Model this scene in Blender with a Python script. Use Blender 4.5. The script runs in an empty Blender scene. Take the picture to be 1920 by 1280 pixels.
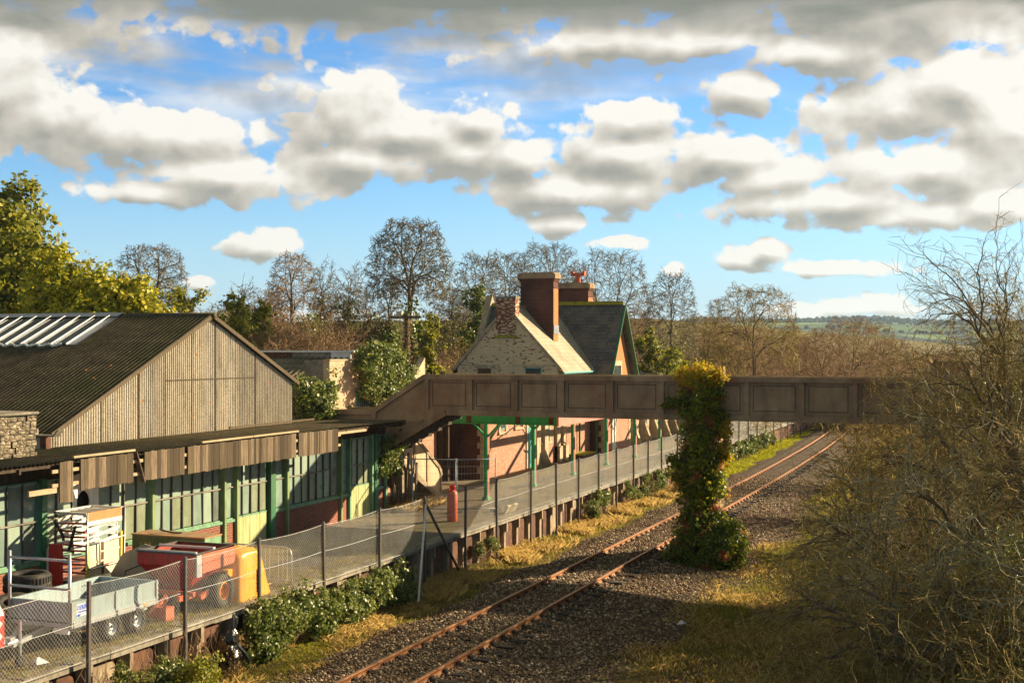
import bpy, bmesh, math, random
import numpy as np
from mathutils import Vector, Matrix
C = bpy.context.scene
R = math.radians
random.seed(7)
# ------------------------------------------------------------------ camera, light, sky
TH = R(21.24); SN, CS = math.sin(TH), math.cos(TH); F = 2400.0; CAMZ = 7.15
cam = bpy.data.cameras.new('camera'); cam.lens = 45.0; cam.sensor_width = 36.0; cam.shift_y = 14/1920
cam.clip_end = 20000; cam.clip_start = 0.1
co = bpy.data.objects.new('camera', cam); C.collection.objects.link(co)
co.location = (0, 0, CAMZ); co.rotation_euler = (R(90), 0, TH); C.camera = co
SUN = Vector((0.98, 1.0, 0.55)).normalized()
sl = bpy.data.lights.new('sun', 'SUN'); sl.energy = 5.0; sl.angle = R(0.6); sl.color = (1.0, 0.81, 0.53)
so = bpy.data.objects.new('sun', sl); C.collection.objects.link(so)
so.rotation_euler = SUN.to_track_quat('Z', 'Y').to_euler(); so.location = (20, 20, 60)
C.view_settings.view_transform = 'Standard'; C.view_settings.look = 'None'
C.view_settings.exposure = 1.45; C.view_settings.gamma = 1.0
C.cycles.max_bounces = 5; C.cycles.diffuse_bounces = 3; C.cycles.transparent_max_bounces = 6

W = bpy.data.worlds.new('World'); C.world = W; W.use_nodes = True
def build_sky():
    nt = W.node_tree; nt.nodes.clear(); L = nt.links.new
    out = nt.nodes.new('ShaderNodeOutputWorld')
    sky = nt.nodes.new('ShaderNodeTexSky'); sky.sky_type = 'NISHITA'; sky.sun_disc = False
    sky.sun_elevation = math.asin(SUN.z); sky.sun_rotation = math.atan2(SUN.x, SUN.y)
    sky.air_density = 1.0; sky.dust_density = 0.25; sky.ozone_density = 2.2; sky.altitude = 50
    hs = nt.nodes.new('ShaderNodeHueSaturation'); hs.inputs['Saturation'].default_value = 1.15; hs.inputs['Value'].default_value = 1.0
    L(sky.outputs[0], hs.inputs['Color'])
    b1 = nt.nodes.new('ShaderNodeBackground'); b1.inputs[1].default_value = 0.062; 
    tn = nt.nodes.new('ShaderNodeMix'); tn.data_type = 'RGBA'; tn.blend_type = 'MULTIPLY'; tn.inputs[0].default_value = 1.0; tn.inputs[7].default_value = (0.60, 0.86, 1.10, 1); L(hs.outputs[0], tn.inputs[6])
    # group: cloud field, input = (azimuth, elevation) in radians
    g = bpy.data.node_groups.new('cloud_field', 'ShaderNodeTree')
    g.interface.new_socket('P', in_out='INPUT', socket_type='NodeSocketVector')
    g.interface.new_socket('F', in_out='OUTPUT', socket_type='NodeSocketFloat'); g.interface.new_socket('S', in_out='OUTPUT', socket_type='NodeSocketFloat')
    gi = g.nodes.new('NodeGroupInput'); go = g.nodes.new('NodeGroupOutput'); GL = g.links.new
    def az(px): return math.atan((px-960)/F)-TH
    def el(py): return math.atan((654-py)/F)
    blobs = [ # centre px, radius px, in the photograph's frame -> azimuth / elevation
      (1000,-90,1700,165),(1720,40,470,105),(620,0,420,70),(100,-40,460,120),
      (100,250,180,70),(270,270,240,68),(420,340,210,52),(290,370,120,28),(-30,200,160,120),
      (640,215,130,85),(760,250,150,72),(690,300,190,46),(900,225,80,50),(870,290,120,50),
      (985,300,80,45),(1180,235,95,45),(1180,290,170,62),(1330,300,170,58),(1090,360,230,46),(1450,340,130,42),
      (1560,385,240,46),(1760,330,260,62),(1680,225,200,60),(1800,190,170,80),(1900,260,170,120),(1720,415,150,34),(1880,400,110,40),
      (1330,85,200,36),(1500,110,140,40),(1390,180,70,46),(1590,120,130,60),(1120,80,180,40),
      (490,465,84,32),(1062,418,84,27),(1160,455,62,16),(1398,490,62,25),(1570,508,120,18),(1440,470,30,20),
      (385,530,34,18),(1620,578,95,24),(1500,585,60,16),(1270,510,22,18),(600,600,180,20),(720,640,200,30)]
    acc = None
    for (x, y, rx, ry) in blobs:
        s = g.nodes.new('ShaderNodeVectorMath'); s.operation = 'SUBTRACT'; s.inputs[1].default_value = (az(x), el(y), 0); GL(gi.outputs[0], s.inputs[0])
        m = g.nodes.new('ShaderNodeVectorMath'); m.operation = 'MULTIPLY'; m.inputs[1].default_value = (F/rx, F/ry, 0); GL(s.outputs[0], m.inputs[0])
        l = g.nodes.new('ShaderNodeVectorMath'); l.operation = 'LENGTH'; GL(m.outputs[0], l.inputs[0])
        if acc is None: acc = l.outputs['Value']
        else:
            mi = g.nodes.new('ShaderNodeMath'); mi.operation = 'SMOOTH_MIN'; mi.inputs[2].default_value = 0.25
            GL(acc, mi.inputs[0]); GL(l.outputs['Value'], mi.inputs[1]); acc = mi.outputs[0]
    def noise(scale, det, ysc, rough=0.55, warp=0.0):
        mp = g.nodes.new('ShaderNodeMapping'); mp.inputs['Scale'].default_value = (1, ysc, 1); GL(gi.outputs[0], mp.inputs[0])
        n = g.nodes.new('ShaderNodeTexNoise'); n.noise_dimensions = '2D'; n.inputs['Scale'].default_value = scale; n.inputs['Detail'].default_value = det
        n.inputs['Roughness'].default_value = rough; n.inputs['Distortion'].default_value = warp; GL(mp.outputs[0], n.inputs[0]); return n.outputs[0]
    def mth(op, a, b=None, c=None):
        n = g.nodes.new('ShaderNodeMath'); n.operation = op
        for i, q in enumerate((a, b, c)):
            if q is None: continue
            if isinstance(q, (int, float)): n.inputs[i].default_value = q
            else: GL(q, n.inputs[i])
        return n.outputs[0]
    n1 = noise(22, 9, 1.3, 0.58, 0.2); n2 = noise(9, 4, 2.2)
    vm = g.nodes.new('ShaderNodeMapping'); vm.inputs['Scale'].default_value = (1, 1.3, 1); GL(gi.outputs[0], vm.inputs[0])
    n3 = g.nodes.new('ShaderNodeTexVoronoi'); n3.voronoi_dimensions = '2D'; n3.feature = 'F1'; n3.inputs['Scale'].default_value = 42; n3.inputs['Detail'].default_value = 1.0
    GL(vm.outputs[0], n3.inputs[0])
    # field = 1 - d + noises
    f = mth('SUBTRACT', 1.22, acc)
    f = mth('ADD', f, mth('MULTIPLY', mth('SUBTRACT', n1, 0.5), 1.65))
    f = mth('ADD', f, mth('MULTIPLY', mth('SUBTRACT', n2, 0.5), 0.45))
    f = mth('SUBTRACT', f, mth('MULTIPLY', mth('SUBTRACT', n3.outputs['Distance'], 0.35), 0.55))
    GL(f, go.inputs[0]); n4 = noise(12, 3, 1.2, 0.5); sm = mth('ADD', mth('MULTIPLY', mth('SUBTRACT', 1.3, acc), 0.8), mth('MULTIPLY', n4, 1.15)); GL(mth('ADD', sm, mth('MULTIPLY', n1, 0.55)), go.inputs[1])
    tc = nt.nodes.new('ShaderNodeTexCoord'); sp = nt.nodes.new('ShaderNodeSeparateXYZ'); L(tc.outputs['Generated'], sp.inputs[0])
    def m(op, a, b=None, c=None):
        n = nt.nodes.new('ShaderNodeMath'); n.operation = op
        for i, q in enumerate((a, b, c)):
            if q is None: continue
            if isinstance(q, (int, float)): n.inputs[i].default_value = q
            else: L(q, n.inputs[i])
        return n.outputs[0]
    azm = m('ARCTAN2', sp.outputs[0], sp.outputs[1]); elv = m('ARCSINE', sp.outputs[2])
    cx = nt.nodes.new('ShaderNodeCombineXYZ'); L(azm, cx.inputs[0]); L(elv, cx.inputs[1])
    def field(dx, dy):
        a = nt.nodes.new('ShaderNodeVectorMath'); a.operation = 'ADD'; a.inputs[1].default_value = (dx, dy, 0); L(cx.outputs[0], a.inputs[0])
        q = nt.nodes.new('ShaderNodeGroup'); q.node_tree = g; L(a.outputs[0], q.inputs[0]); return q.outputs[0], q.outputs[1]
    f0, s0 = field(0, 0); f1, s1 = field(0.005, 0.011)
    def mr(v, a, b, c=0.0, d=1.0, smooth=True):
        n = nt.nodes.new('ShaderNodeMapRange'); n.interpolation_type = 'SMOOTHSTEP' if smooth else 'LINEAR'
        n.inputs[1].default_value = a; n.inputs[2].default_value = b; n.inputs[3].default_value = c; n.inputs[4].default_value = d; L(v, n.inputs[0]); return n.outputs[0]
    alpha = mr(f0, -0.03, 0.29)
    veil = nt.nodes.new('ShaderNodeTexNoise'); veil.noise_dimensions = '2D'; veil.inputs['Scale'].default_value = 7; veil.inputs['Detail'].default_value = 6
    vmp = nt.nodes.new('ShaderNodeMapping'); vmp.inputs['Scale'].default_value = (0.8, 3.5, 1); L(cx.outputs[0], vmp.inputs[0]); L(vmp.outputs[0], veil.inputs[0])
    hi = mr(elv, 0.13, 0.22); left = mr(azm, 0.0, -0.55)
    va = m('MULTIPLY', mr(veil.outputs[0], 0.36, 0.62), m('MULTIPLY', m('MULTIPLY', hi, left), 1.0))
    alpha = m('MAXIMUM', alpha, va)
    lowhaze = mr(elv, 0.05, 0.0, 0.0, 0.12)
    deck = mr(m('ADD', elv, m('MULTIPLY', m('SUBTRACT', veil.outputs[0], 0.5), 0.09)), 0.236, 0.264); alpha = m('MAXIMUM', alpha, deck)   # overcast sheet continuing overhead, out of view
    alpha = m('MAXIMUM', alpha, lowhaze)
    # lit tops, grey undersides: compare the field with the field a step towards the light
    df = m('SUBTRACT', s0, s1)
    lit = m('ADD', mr(df, -0.40, 0.34, 0.22, 1.0, False), m('MULTIPLY', mr(f0, 0.2, 1.1), -0.16))
    top = mr(elv, 0.225, 0.268)                       # the dark sheet overhead
    lit2 = m('MULTIPLY', lit, m('SUBTRACT', 1.0, m('MULTIPLY', top, 0.8)))
    rt = mr(azm, -0.15, 0.05, 0.0, 0.22); lit2 = m('ADD', lit2, m('MULTIPLY', rt, m('SUBTRACT', 1.0, top)))
    cr = nt.nodes.new('ShaderNodeValToRGB'); L(lit2, cr.inputs[0])
    e = cr.color_ramp.elements; e[0].position = 0.0; e[0].color = (0.29, 0.29, 0.255, 1); e[1].position = 0.85; e[1].color = (1.0, 0.965, 0.89, 1)
    q = e.new(0.25); q.color = (0.42, 0.41, 0.365, 1); q = e.new(0.50); q.color = (0.64, 0.59, 0.51, 1)
    hz = nt.nodes.new('ShaderNodeMix'); hz.data_type = 'RGBA'; L(mr(elv, 0.15, -0.02, 0.0, 0.9), hz.inputs[0]); L(tn.outputs[2], hz.inputs[6]); hz.inputs[7].default_value = (3.0, 4.3, 5.6, 1); L(hz.outputs[2], b1.inputs[0])
    b2 = nt.nodes.new('ShaderNodeBackground'); b2.inputs[1].default_value = 0.365; 
    dk = nt.nodes.new('ShaderNodeMix'); dk.data_type = 'RGBA'; L(m('MULTIPLY', deck, 0.85), dk.inputs[0]); L(cr.outputs[0], dk.inputs[6]); dk.inputs[7].default_value = (0.215, 0.235, 0.20, 1); L(dk.outputs[2], b2.inputs[0])
    mx = nt.nodes.new('ShaderNodeMixShader'); L(alpha, mx.inputs[0]); L(b1.outputs[0], mx.inputs[1]); L(b2.outputs[0], mx.inputs[2]); L(mx.outputs[0], out.inputs[0])
build_sky()

# ------------------------------------------------------------------ survey helpers: where a sight line meets a real vertical plane
def Yat(px, X): a = (px-960)/F; return X*(CS+a*SN)/(-SN+a*CS)
def Xat(px, Y): a = (px-960)/F; return Y*(-SN+a*CS)/(CS+a*SN)
def at(px, z): a = (px-960)/F; return z*(-SN+a*CS), z*(CS+a*SN)
def Zat(py, X, Y): return CAMZ-(py-654)/F*(-X*SN+Y*CS)

# ------------------------------------------------------------------ materials
MATS = {}
class Mt:
    def __init__(s, name, rough=0.8, spec=0.3, metal=0.0):
        s.m = bpy.data.materials.new(name); s.m.use_nodes = True; s.nt = s.m.node_tree; s.n = s.nt.nodes
        s.b = s.n['Principled BSDF']; s.b.inputs['Roughness'].default_value = rough
        s.b.inputs['Specular IOR Level'].default_value = spec; s.b.inputs['Metallic'].default_value = metal
        s.tc = s.n.new('ShaderNodeTexCoord'); MATS[name] = s.m; s.h = []
    def L(s, a, b): s.nt.links.new(a, b)
    def co(s, scale=(1, 1, 1), rot=(0, 0, 0)):
        mp = s.n.new('ShaderNodeMapping'); mp.inputs['Scale'].default_value = scale; mp.inputs['Rotation'].default_value = rot
        s.L(s.tc.outputs['Object'], mp.inputs[0]); return mp.outputs[0]
    def noise(s, sc, det=4, coord=None, rough=0.55, out=0):
        t = s.n.new('ShaderNodeTexNoise'); t.inputs['Scale'].default_value = sc; t.inputs['Detail'].default_value = det; t.inputs['Roughness'].default_value = rough
        s.L(coord if coord is not None else s.tc.outputs['Object'], t.inputs[0]); return t.outputs[out]
    def vor(s, sc, coord=None, out='Distance', feat='F1'):
        t = s.n.new('ShaderNodeTexVoronoi'); t.feature = feat; t.inputs['Scale'].default_value = sc
        s.L(coord if coord is not None else s.tc.outputs['Object'], t.inputs[0]); return t.outputs[out]
    def ramp(s, f, stops, interp='LINEAR'):
        r = s.n.new('ShaderNodeValToRGB'); r.color_ramp.interpolation = interp; e = r.color_ramp.elements
        while len(e) > 1: e.remove(e[-1])
        e[0].position = stops[0][0]; e[0].color = col4(stops[0][1])
        for p, c in stops[1:]:
            q = e.new(p); q.color = col4(c)
        s.L(f, r.inputs[0]); return r.outputs[0]
    def mix(s, f, a, b, mode='MIX'):
        m = s.n.new('ShaderNodeMix'); m.data_type = 'RGBA'; m.blend_type = mode
        for i, q in ((0, f), (6, a), (7, b)):
            if isinstance(q, (int, float)): m.inputs[i].default_value = q
            elif isinstance(q, tuple): m.inputs[i].default_value = col4(q)
            else: s.L(q, m.inputs[i])
        return m.outputs[2]
    def math(s, op, a, b=0.0):
        m = s.n.new('ShaderNodeMath'); m.operation = op
        for i, q in ((0, a), (1, b)):
            if isinstance(q, (int, float)): m.inputs[i].default_value = q
            else: s.L(q, m.inputs[i])
        return m.outputs[0]
    def island(s): g = s.n.new('ShaderNodeNewGeometry'); return g.outputs['Random Per Island']
    def color(s, c): s.L(c, s.b.inputs['Base Color']) if not isinstance(c, tuple) else setattr(s.b.inputs['Base Color'], 'default_value', col4(c)); return s
    def bump(s, h, st=0.5, d=0.02):
        b = s.n.new('ShaderNodeBump'); b.inputs['Strength'].default_value = st; b.inputs['Distance'].default_value = d
        s.L(h, b.inputs['Height']); s.L(b.outputs[0], s.b.inputs['Normal']); return s
def col4(c):
    if isinstance(c, (int, float)): return (c, c, c, 1)
    return (c[0], c[1], c[2], 1)

def weathered(name, base, var=0.35, sc=3.0, rough=0.85, dirt=(0.05, 0.04, 0.03), dsc=1.2, damt=0.45, streak=False, spec=0.25, metal=0.0, bump=0.3, bd=0.01, fine=30):
    t = Mt(name, rough, spec, metal)
    a = tuple(x*(1-var) for x in base); b = tuple(min(1, x*(1+var)) for x in base)
    c = t.ramp(t.noise(sc, 6), [(0.3, a), (0.7, b)])
    cd = t.co((3, 3, 0.35)) if streak else None
    f = t.ramp(t.noise(dsc, 6, cd, 0.6), [(0.45, 0.0), (0.7, damt)])
    c = t.mix(f, c, dirt); t.color(c)
    t.bump(t.noise(fine, 4), bump, bd); return t
def brickm(name, c1, c2, mortar, dirt=(0.05, 0.035, 0.03), damt=0.4, paint=None, pamt=0.6, scale=1.0):
    t = Mt(name, 0.9, 0.2)
    sp = t.n.new('ShaderNodeSeparateXYZ'); t.L(t.tc.outputs['Object'], sp.inputs[0])
    cb = t.n.new('ShaderNodeCombineXYZ'); t.L(t.math('ADD', sp.outputs[0], sp.outputs[1]), cb.inputs[0]); t.L(sp.outputs[2], cb.inputs[1])
    br = t.n.new('ShaderNodeTexBrick'); t.L(cb.outputs[0], br.inputs[0])
    br.inputs['Color1'].default_value = col4(c1); br.inputs['Color2'].default_value = col4(c2); br.inputs['Mortar'].default_value = col4(mortar)
    br.inputs['Scale'].default_value = 1.0; br.inputs['Brick Width'].default_value = 0.235*scale; br.inputs['Row Height'].default_value = 0.078*scale
    br.inputs['Mortar Size'].default_value = 0.009; br.inputs['Mortar Smooth'].default_value = 0.3; br.inputs['Bias'].default_value = -0.1
    c = t.mix(t.ramp(t.noise(0.9, 7), [(0.4, 0.0), (0.75, damt)]), br.outputs[0], dirt)
    c = t.mix(t.ramp(t.noise(14, 3), [(0.3, 0.0), (0.8, 0.4)]), c, tuple(x*0.5 for x in c1))
    if paint:
        pn = t.math('ADD', t.math('MULTIPLY', t.noise(0.7, 2), 0.28), t.math('MULTIPLY', t.noise(4.2, 5, t.co((1, 1, 3.0)), 0.6), 1.24))
        pm = t.ramp(pn, [(pamt, 1.0), (pamt+0.012, 0.0)])
        pm = t.math('MULTIPLY', pm, t.ramp(br.outputs['Fac'], [(0.3, 1.0), (0.9, 0.72)]))
        c = t.mix(pm, c, t.mix(t.noise(2, 5), paint, tuple(x*0.72 for x in paint)))
    t.color(c); t.bump(t.math('SUBTRACT', t.math('MULTIPLY', t.noise(40, 3), 0.4), br.outputs['Fac']), 0.6, 0.008); return t

brickm('red_brick', (0.30, 0.085, 0.05), (0.23, 0.065, 0.04), (0.36, 0.29, 0.22), damt=0.3)
brickm('pink_brick', (0.52, 0.25, 0.16), (0.42, 0.18, 0.115), (0.30, 0.20, 0.14), damt=0.25, paint=(0.58, 0.33, 0.22), pamt=0.66)
brickm('dark_brick', (0.17, 0.055, 0.04), (0.10, 0.04, 0.03), (0.15, 0.11, 0.09), dirt=(0.025, 0.02, 0.016), damt=0.8)
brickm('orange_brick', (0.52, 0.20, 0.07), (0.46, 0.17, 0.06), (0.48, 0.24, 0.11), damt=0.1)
brickm('cream_brick', (0.22, 0.08, 0.055), (0.14, 0.055, 0.04), (0.11, 0.07, 0.05), damt=0.3, paint=(0.80, 0.62, 0.38), pamt=0.87)
brickm('peeled_brick', (0.30, 0.085, 0.05), (0.20, 0.06, 0.04), (0.14, 0.08, 0.06), damt=0.3, paint=(0.80, 0.62, 0.38), pamt=0.72)
weathered('quoin_stone', (0.42, 0.33, 0.22), 0.25, 4, dirt=(0.12, 0.09, 0.06), damt=0.5, streak=True)
weathered('tan_render', (0.50, 0.35, 0.22), 0.12, 2, dirt=(0.2, 0.13, 0.08), dsc=2, damt=0.35, streak=True, bump=0.4)
weathered('rust_brown', (0.12, 0.055, 0.032), 0.4, 5, dirt=(0.04, 0.025, 0.02), damt=0.6)
weathered('coping_concrete', (0.26, 0.23, 0.18), 0.3, 6, dirt=(0.06, 0.055, 0.03), damt=0.7)
weathered('post_concrete', (0.30, 0.23, 0.15), 0.3, 5, dirt=(0.08, 0.05, 0.03), damt=0.6, streak=True)
weathered('green_paint', (0.018, 0.14, 0.055), 0.25, 4, 0.45, (0.12, 0.06, 0.03), 2.5, 0.5, True, 0.5)
weathered('light_green_paint', (0.17, 0.25, 0.10), 0.2, 4, 0.45, (0.35, 0.36, 0.14), 2.0, 0.6, True, 0.4)
weathered('bright_green_paint', (0.012, 0.33, 0.10), 0.18, 4, 0.5, (0.09, 0.07, 0.03), 2.0, 0.6, True, 0.4)
weathered('pink_paint', (0.55, 0.20, 0.15), 0.15, 3, 0.6, (0.3, 0.12, 0.08), 2.0, 0.5, True)
weathered('sill_green', (0.15, 0.30, 0.17), 0.25, 4, 0.5, (0.10, 0.12, 0.07), 2.5, 0.5, True, 0.4)
weathered('door_green', (0.40, 0.41, 0.19), 0.15, 3, 0.65, (0.25, 0.24, 0.09), 2.2, 0.7, True)
weathered('turquoise_paint', (0.08, 0.30, 0.28), 0.15, 4, 0.5, (0.10, 0.2, 0.18), 2, 0.4, True)
weathered('white_paint', (0.72, 0.70, 0.64), 0.08, 3, 0.5, (0.35, 0.3, 0.22), 1.6, 0.35, True)
weathered('lead_grey', (0.22, 0.24, 0.28), 0.2, 3, 0.45, (0.08, 0.08, 0.08), 2, 0.4, True, 0.5)
weathered('galvanised', (0.50, 0.52, 0.53), 0.15, 6, 0.42, (0.25, 0.24, 0.22), 3, 0.3, False, 0.5, 0.6)
weathered('dark_steel', (0.060, 0.055, 0.052), 0.25, 6, 0.5, (0.10, 0.06, 0.04), 3, 0.5, False, 0.5)
weathered('wire_grey', (0.48, 0.47, 0.44), 0.2, 5, 0.5, (0.2, 0.17, 0.13), 2, 0.4, False, 0.5)
weathered('rail_rust', (0.34, 0.14, 0.05), 0.25, 8, 0.65, (0.10, 0.045, 0.025), 3, 0.6, bump=0.3)
weathered('rail_top', (0.42, 0.24, 0.13), 0.2, 8, 0.35, (0.2, 0.09, 0.04), 3, 0.5, metal=0.5, spec=0.5)
weathered('sleeper_wood', (0.035, 0.028, 0.022), 0.4, 9, 0.9, (0.12, 0.09, 0.06), 3, 0.4)
weathered('rubber', (0.030, 0.029, 0.027), 0.3, 6, 0.75, (0.12, 0.095, 0.065), 3, 0.55)
weathered('trailer_blue', (0.30, 0.39, 0.41), 0.08, 2, 0.45, (0.20, 0.18, 0.13), 3.2, 0.55, True, 0.5)
weathered('trailer_floor', (0.17, 0.21, 0.21), 0.2, 3, 0.6, (0.08, 0.08, 0.06), 3, 0.4)
weathered('spreader_red', (0.46, 0.03, 0.025), 0.25, 3, 0.5, (0.12, 0.04, 0.02), 3.5, 0.75, True, 0.5)
weathered('faded_red', (0.60, 0.15, 0.08), 0.15, 3, 0.55, (0.32, 0.09, 0.05), 3, 0.5, True)
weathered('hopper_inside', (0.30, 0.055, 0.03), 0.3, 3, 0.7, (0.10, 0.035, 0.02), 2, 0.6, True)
weathered('grease_red', (0.60, 0.045, 0.03), 0.12, 5, 0.4, (0.3, 0.03, 0.02), 3, 0.3, spec=0.5)
weathered('hood_yellow', (0.85, 0.36, 0.006), 0.06, 2, 0.4, (0.36, 0.17, 0.03), 2.6, 0.7, True, 0.5)
weathered('wheel_orange', (0.75, 0.28, 0.02), 0.15, 6, 0.5, (0.2, 0.08, 0.02), 5, 0.5)
weathered('cylinder_orange', (0.62, 0.10, 0.03), 0.12, 3, 0.5, (0.35, 0.06, 0.03), 3, 0.35, True, 0.5)
weathered('box_green', (0.085, 0.11, 0.045), 0.25, 4, 0.6, (0.20, 0.11, 0.05), 2.5, 0.5, True)
weathered('box_lid', (0.35, 0.20, 0.10), 0.25, 5, 0.7, (0.20, 0.22, 0.14), 2, 0.7)
weathered('stencil_paint', (0.50, 0.42, 0.16), 0.1, 5, 0.6)
weathered('lift_cream', (0.62, 0.55, 0.40), 0.1, 4, 0.5, (0.45, 0.25, 0.12), 3, 0.45, True, 0.4)
weathered('lift_white', (0.68, 0.65, 0.58), 0.08, 4, 0.45, (0.45, 0.30, 0.18), 4, 0.45, False, 0.4)
weathered('lift_orange', (0.62, 0.24, 0.09), 0.2, 4, 0.55, (0.4, 0.2, 0.1), 4, 0.5)
weathered('lift_yellow', (0.60, 0.50, 0.10), 0.15, 4, 0.5, (0.3, 0.25, 0.1), 4, 0.5)
weathered('black_plastic', (0.012, 0.012, 0.014), 0.2, 5, 0.22, (0.02, 0.02, 0.02), 3, 0.2, spec=0.6, bump=0.5, bd=0.03, fine=9)
weathered('sheet_grey', (0.33, 0.30, 0.25), 0.12, 3, 0.55, (0.2, 0.17, 0.12), 2, 0.4, True)
weathered('pale_stone', (0.50, 0.42, 0.28), 0.15, 5)
weathered('bare_timber', (0.42, 0.31, 0.19), 0.2, 6, 0.8, (0.2, 0.14, 0.08), 3, 0.4)
weathered('dark_timber_and_shade', (0.055, 0.038, 0.026), 0.35, 7, 0.9, (0.14, 0.10, 0.06), 3, 0.4, True)
weathered('sign_white', (0.78, 0.78, 0.76), 0.03, 3, 0.5)
weathered('sign_blue', (0.02, 0.09, 0.60), 0.05, 3, 0.5)
weathered('lamp_amber', (0.85, 0.35, 0.02), 0.05, 3, 0.3)
weathered('ceramic_white', (0.65, 0.62, 0.55), 0.1, 5, 0.3)
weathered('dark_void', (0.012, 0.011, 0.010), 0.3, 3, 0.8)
weathered('terracotta', (0.55, 0.13, 0.07), 0.2, 8, 0.7)
weathered('moss_yellow', (0.30, 0.27, 0.02), 0.3, 9, 0.95, (0.06, 0.06, 0.02), 6, 0.6, bump=0.8)
weathered('bark', (0.16, 0.115, 0.07), 0.35, 7, 0.95, (0.05, 0.05, 0.025), 3, 0.5)
weathered('pole_bark', (0.13, 0.085, 0.05), 0.35, 7, 0.95, (0.05, 0.04, 0.02), 3, 0.5)

def bridge_mat():
    t = Mt('bridge_concrete', 0.9, 0.2)
    c = t.ramp(t.noise(1.6, 7), [(0.3, (0.29, 0.19, 0.115)), (0.7, (0.47, 0.32, 0.19))])
    c = t.mix(t.ramp(t.noise(0.9, 5, t.co((2.2, 2.2, 0.4))), [(0.45, 0.0), (0.75, 0.55)]), c, (0.07, 0.055, 0.04))
    c = t.mix(t.ramp(t.noise(0.5, 4), [(0.52, 0.0), (0.70, 0.5)]), c, (0.26, 0.10, 0.06))
    c = t.mix(t.ramp(t.vor(3.1), [(0.05, 0.6), (0.085, 0.0)]), c, (0.5, 0.48, 0.4))
    c = t.mix(t.ramp(t.noise(55, 3), [(0.35, 0.35), (0.6, 0.0)]), c, (0.04, 0.03, 0.025))
    # moss where the faces look up
    g = t.n.new('ShaderNodeNewGeometry'); s = t.n.new('ShaderNodeSeparateXYZ'); t.L(g.outputs['Normal'], s.inputs[0])
    up = t.ramp(s.outputs[2], [(0.6, 0.0), (0.9, 1.0)]); mo = t.math('MULTIPLY', up, t.ramp(t.noise(4, 5), [(0.35, 0.1), (0.6, 1.0)]))
    c = t.mix(mo, c, (0.17, 0.16, 0.03)); t.color(c); t.bump(t.noise(60, 4), 0.6, 0.01)
bridge_mat()
def corr_wall_mat():
    t = Mt('asbestos_wall', 0.9, 0.2)
    sp = t.n.new('ShaderNodeSeparateXYZ'); t.L(t.tc.outputs['Object'], sp.inputs[0])
    sheet = t.math('FLOOR', t.math('DIVIDE', sp.outputs[1], 0.98))
    wn = t.n.new('ShaderNodeTexWhiteNoise'); wn.noise_dimensions = '1D'; t.L(sheet, wn.inputs['W'])
    c = t.ramp(wn.outputs[0], [(0.0, (0.44, 0.385, 0.295)), (0.5, (0.56, 0.49, 0.375)), (1.0, (0.68, 0.60, 0.46))])
    c = t.mix(t.ramp(t.noise(2.5, 6, t.co((1, 1.6, 0.4))), [(0.45, 0.0), (0.75, 0.5)]), c, (0.15, 0.12, 0.08))
    c = t.mix(t.ramp(t.noise(24, 4), [(0.35, 0.5), (0.55, 0.0)]), c, (0.13, 0.11, 0.085))
    c = t.mix(t.ramp(t.noise(15, 3), [(0.62, 0.0), (0.7, 0.8)]), c, (0.60, 0.54, 0.42))
    c = t.mix(t.ramp(t.vor(1.7), [(0.06, 1.0), (0.09, 0.0)]), c, (0.55, 0.20, 0.03)); t.color(c); t.bump(t.noise(50, 4), 0.5, 0.008)
corr_wall_mat()
def corr_roof_mat():
    t = Mt('asbestos_roof', 0.95, 0.15)
    c = t.ramp(t.noise(2.2, 7), [(0.35, (0.060, 0.046, 0.030)), (0.7, (0.13, 0.10, 0.06))])
    c = t.mix(t.ramp(t.noise(0.35, 4, t.co((1, 1, 2))), [(0.45, 0.0), (0.65, 0.55)]), c, (0.060, 0.065, 0.018))
    c = t.mix(t.ramp(t.noise(26, 3), [(0.64, 0.0), (0.70, 0.9)]), c, (0.50, 0.42, 0.26))
    c = t.mix(t.ramp(t.vor(1.5), [(0.05, 0.9), (0.08, 0.0)]), c, (0.5, 0.2, 0.04)); t.color(c); t.bump(t.noise(30, 4), 0.35, 0.012)
corr_roof_mat()
def glass_mat():
    t = Mt('mint_glass', 0.28, 0.5)
    i = t.island(); c = t.ramp(i, [(0.0, (0.15, 0.21, 0.175)), (0.3, (0.19, 0.26, 0.21)), (0.6, (0.25, 0.32, 0.25)), (0.85, (0.18, 0.20, 0.12)), (0.95, (0.09, 0.11, 0.085))], 'CONSTANT')
    c = t.mix(t.ramp(t.noise(2.2, 6, t.co((1, 1, 0.5))), [(0.4, 0.0), (0.8, 0.6)]), c, (0.32, 0.40, 0.30)); t.color(c)
    r = t.ramp(t.noise(3, 4), [(0.3, 0.2), (0.8, 0.5)]); t.L(r, t.b.inputs['Roughness'])
glass_mat()
def dark_glass():
    t = Mt('dark_glass', 0.12, 0.6); t.color(t.ramp(t.noise(1.5, 3), [(0.3, (0.02, 0.03, 0.035)), (0.8, (0.08, 0.10, 0.10))]))
dark_glass()
def plank_mat():
    t = Mt('weathered_plank', 0.9, 0.15)
    c = t.ramp(t.island(), [(0.0, (0.045, 0.034, 0.022)), (0.5, (0.115, 0.086, 0.056)), (1.0, (0.24, 0.18, 0.118))])
    c = t.mix(t.ramp(t.noise(4, 7, t.co((6, 6, 0.5)), 0.7), [(0.35, 0.7), (0.6, 0.0)]), c, (0.05, 0.035, 0.022)); t.color(c)
    t.bump(t.noise(5, 6, t.co((8, 8, 0.4))), 0.7, 0.01)
plank_mat()
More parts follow.
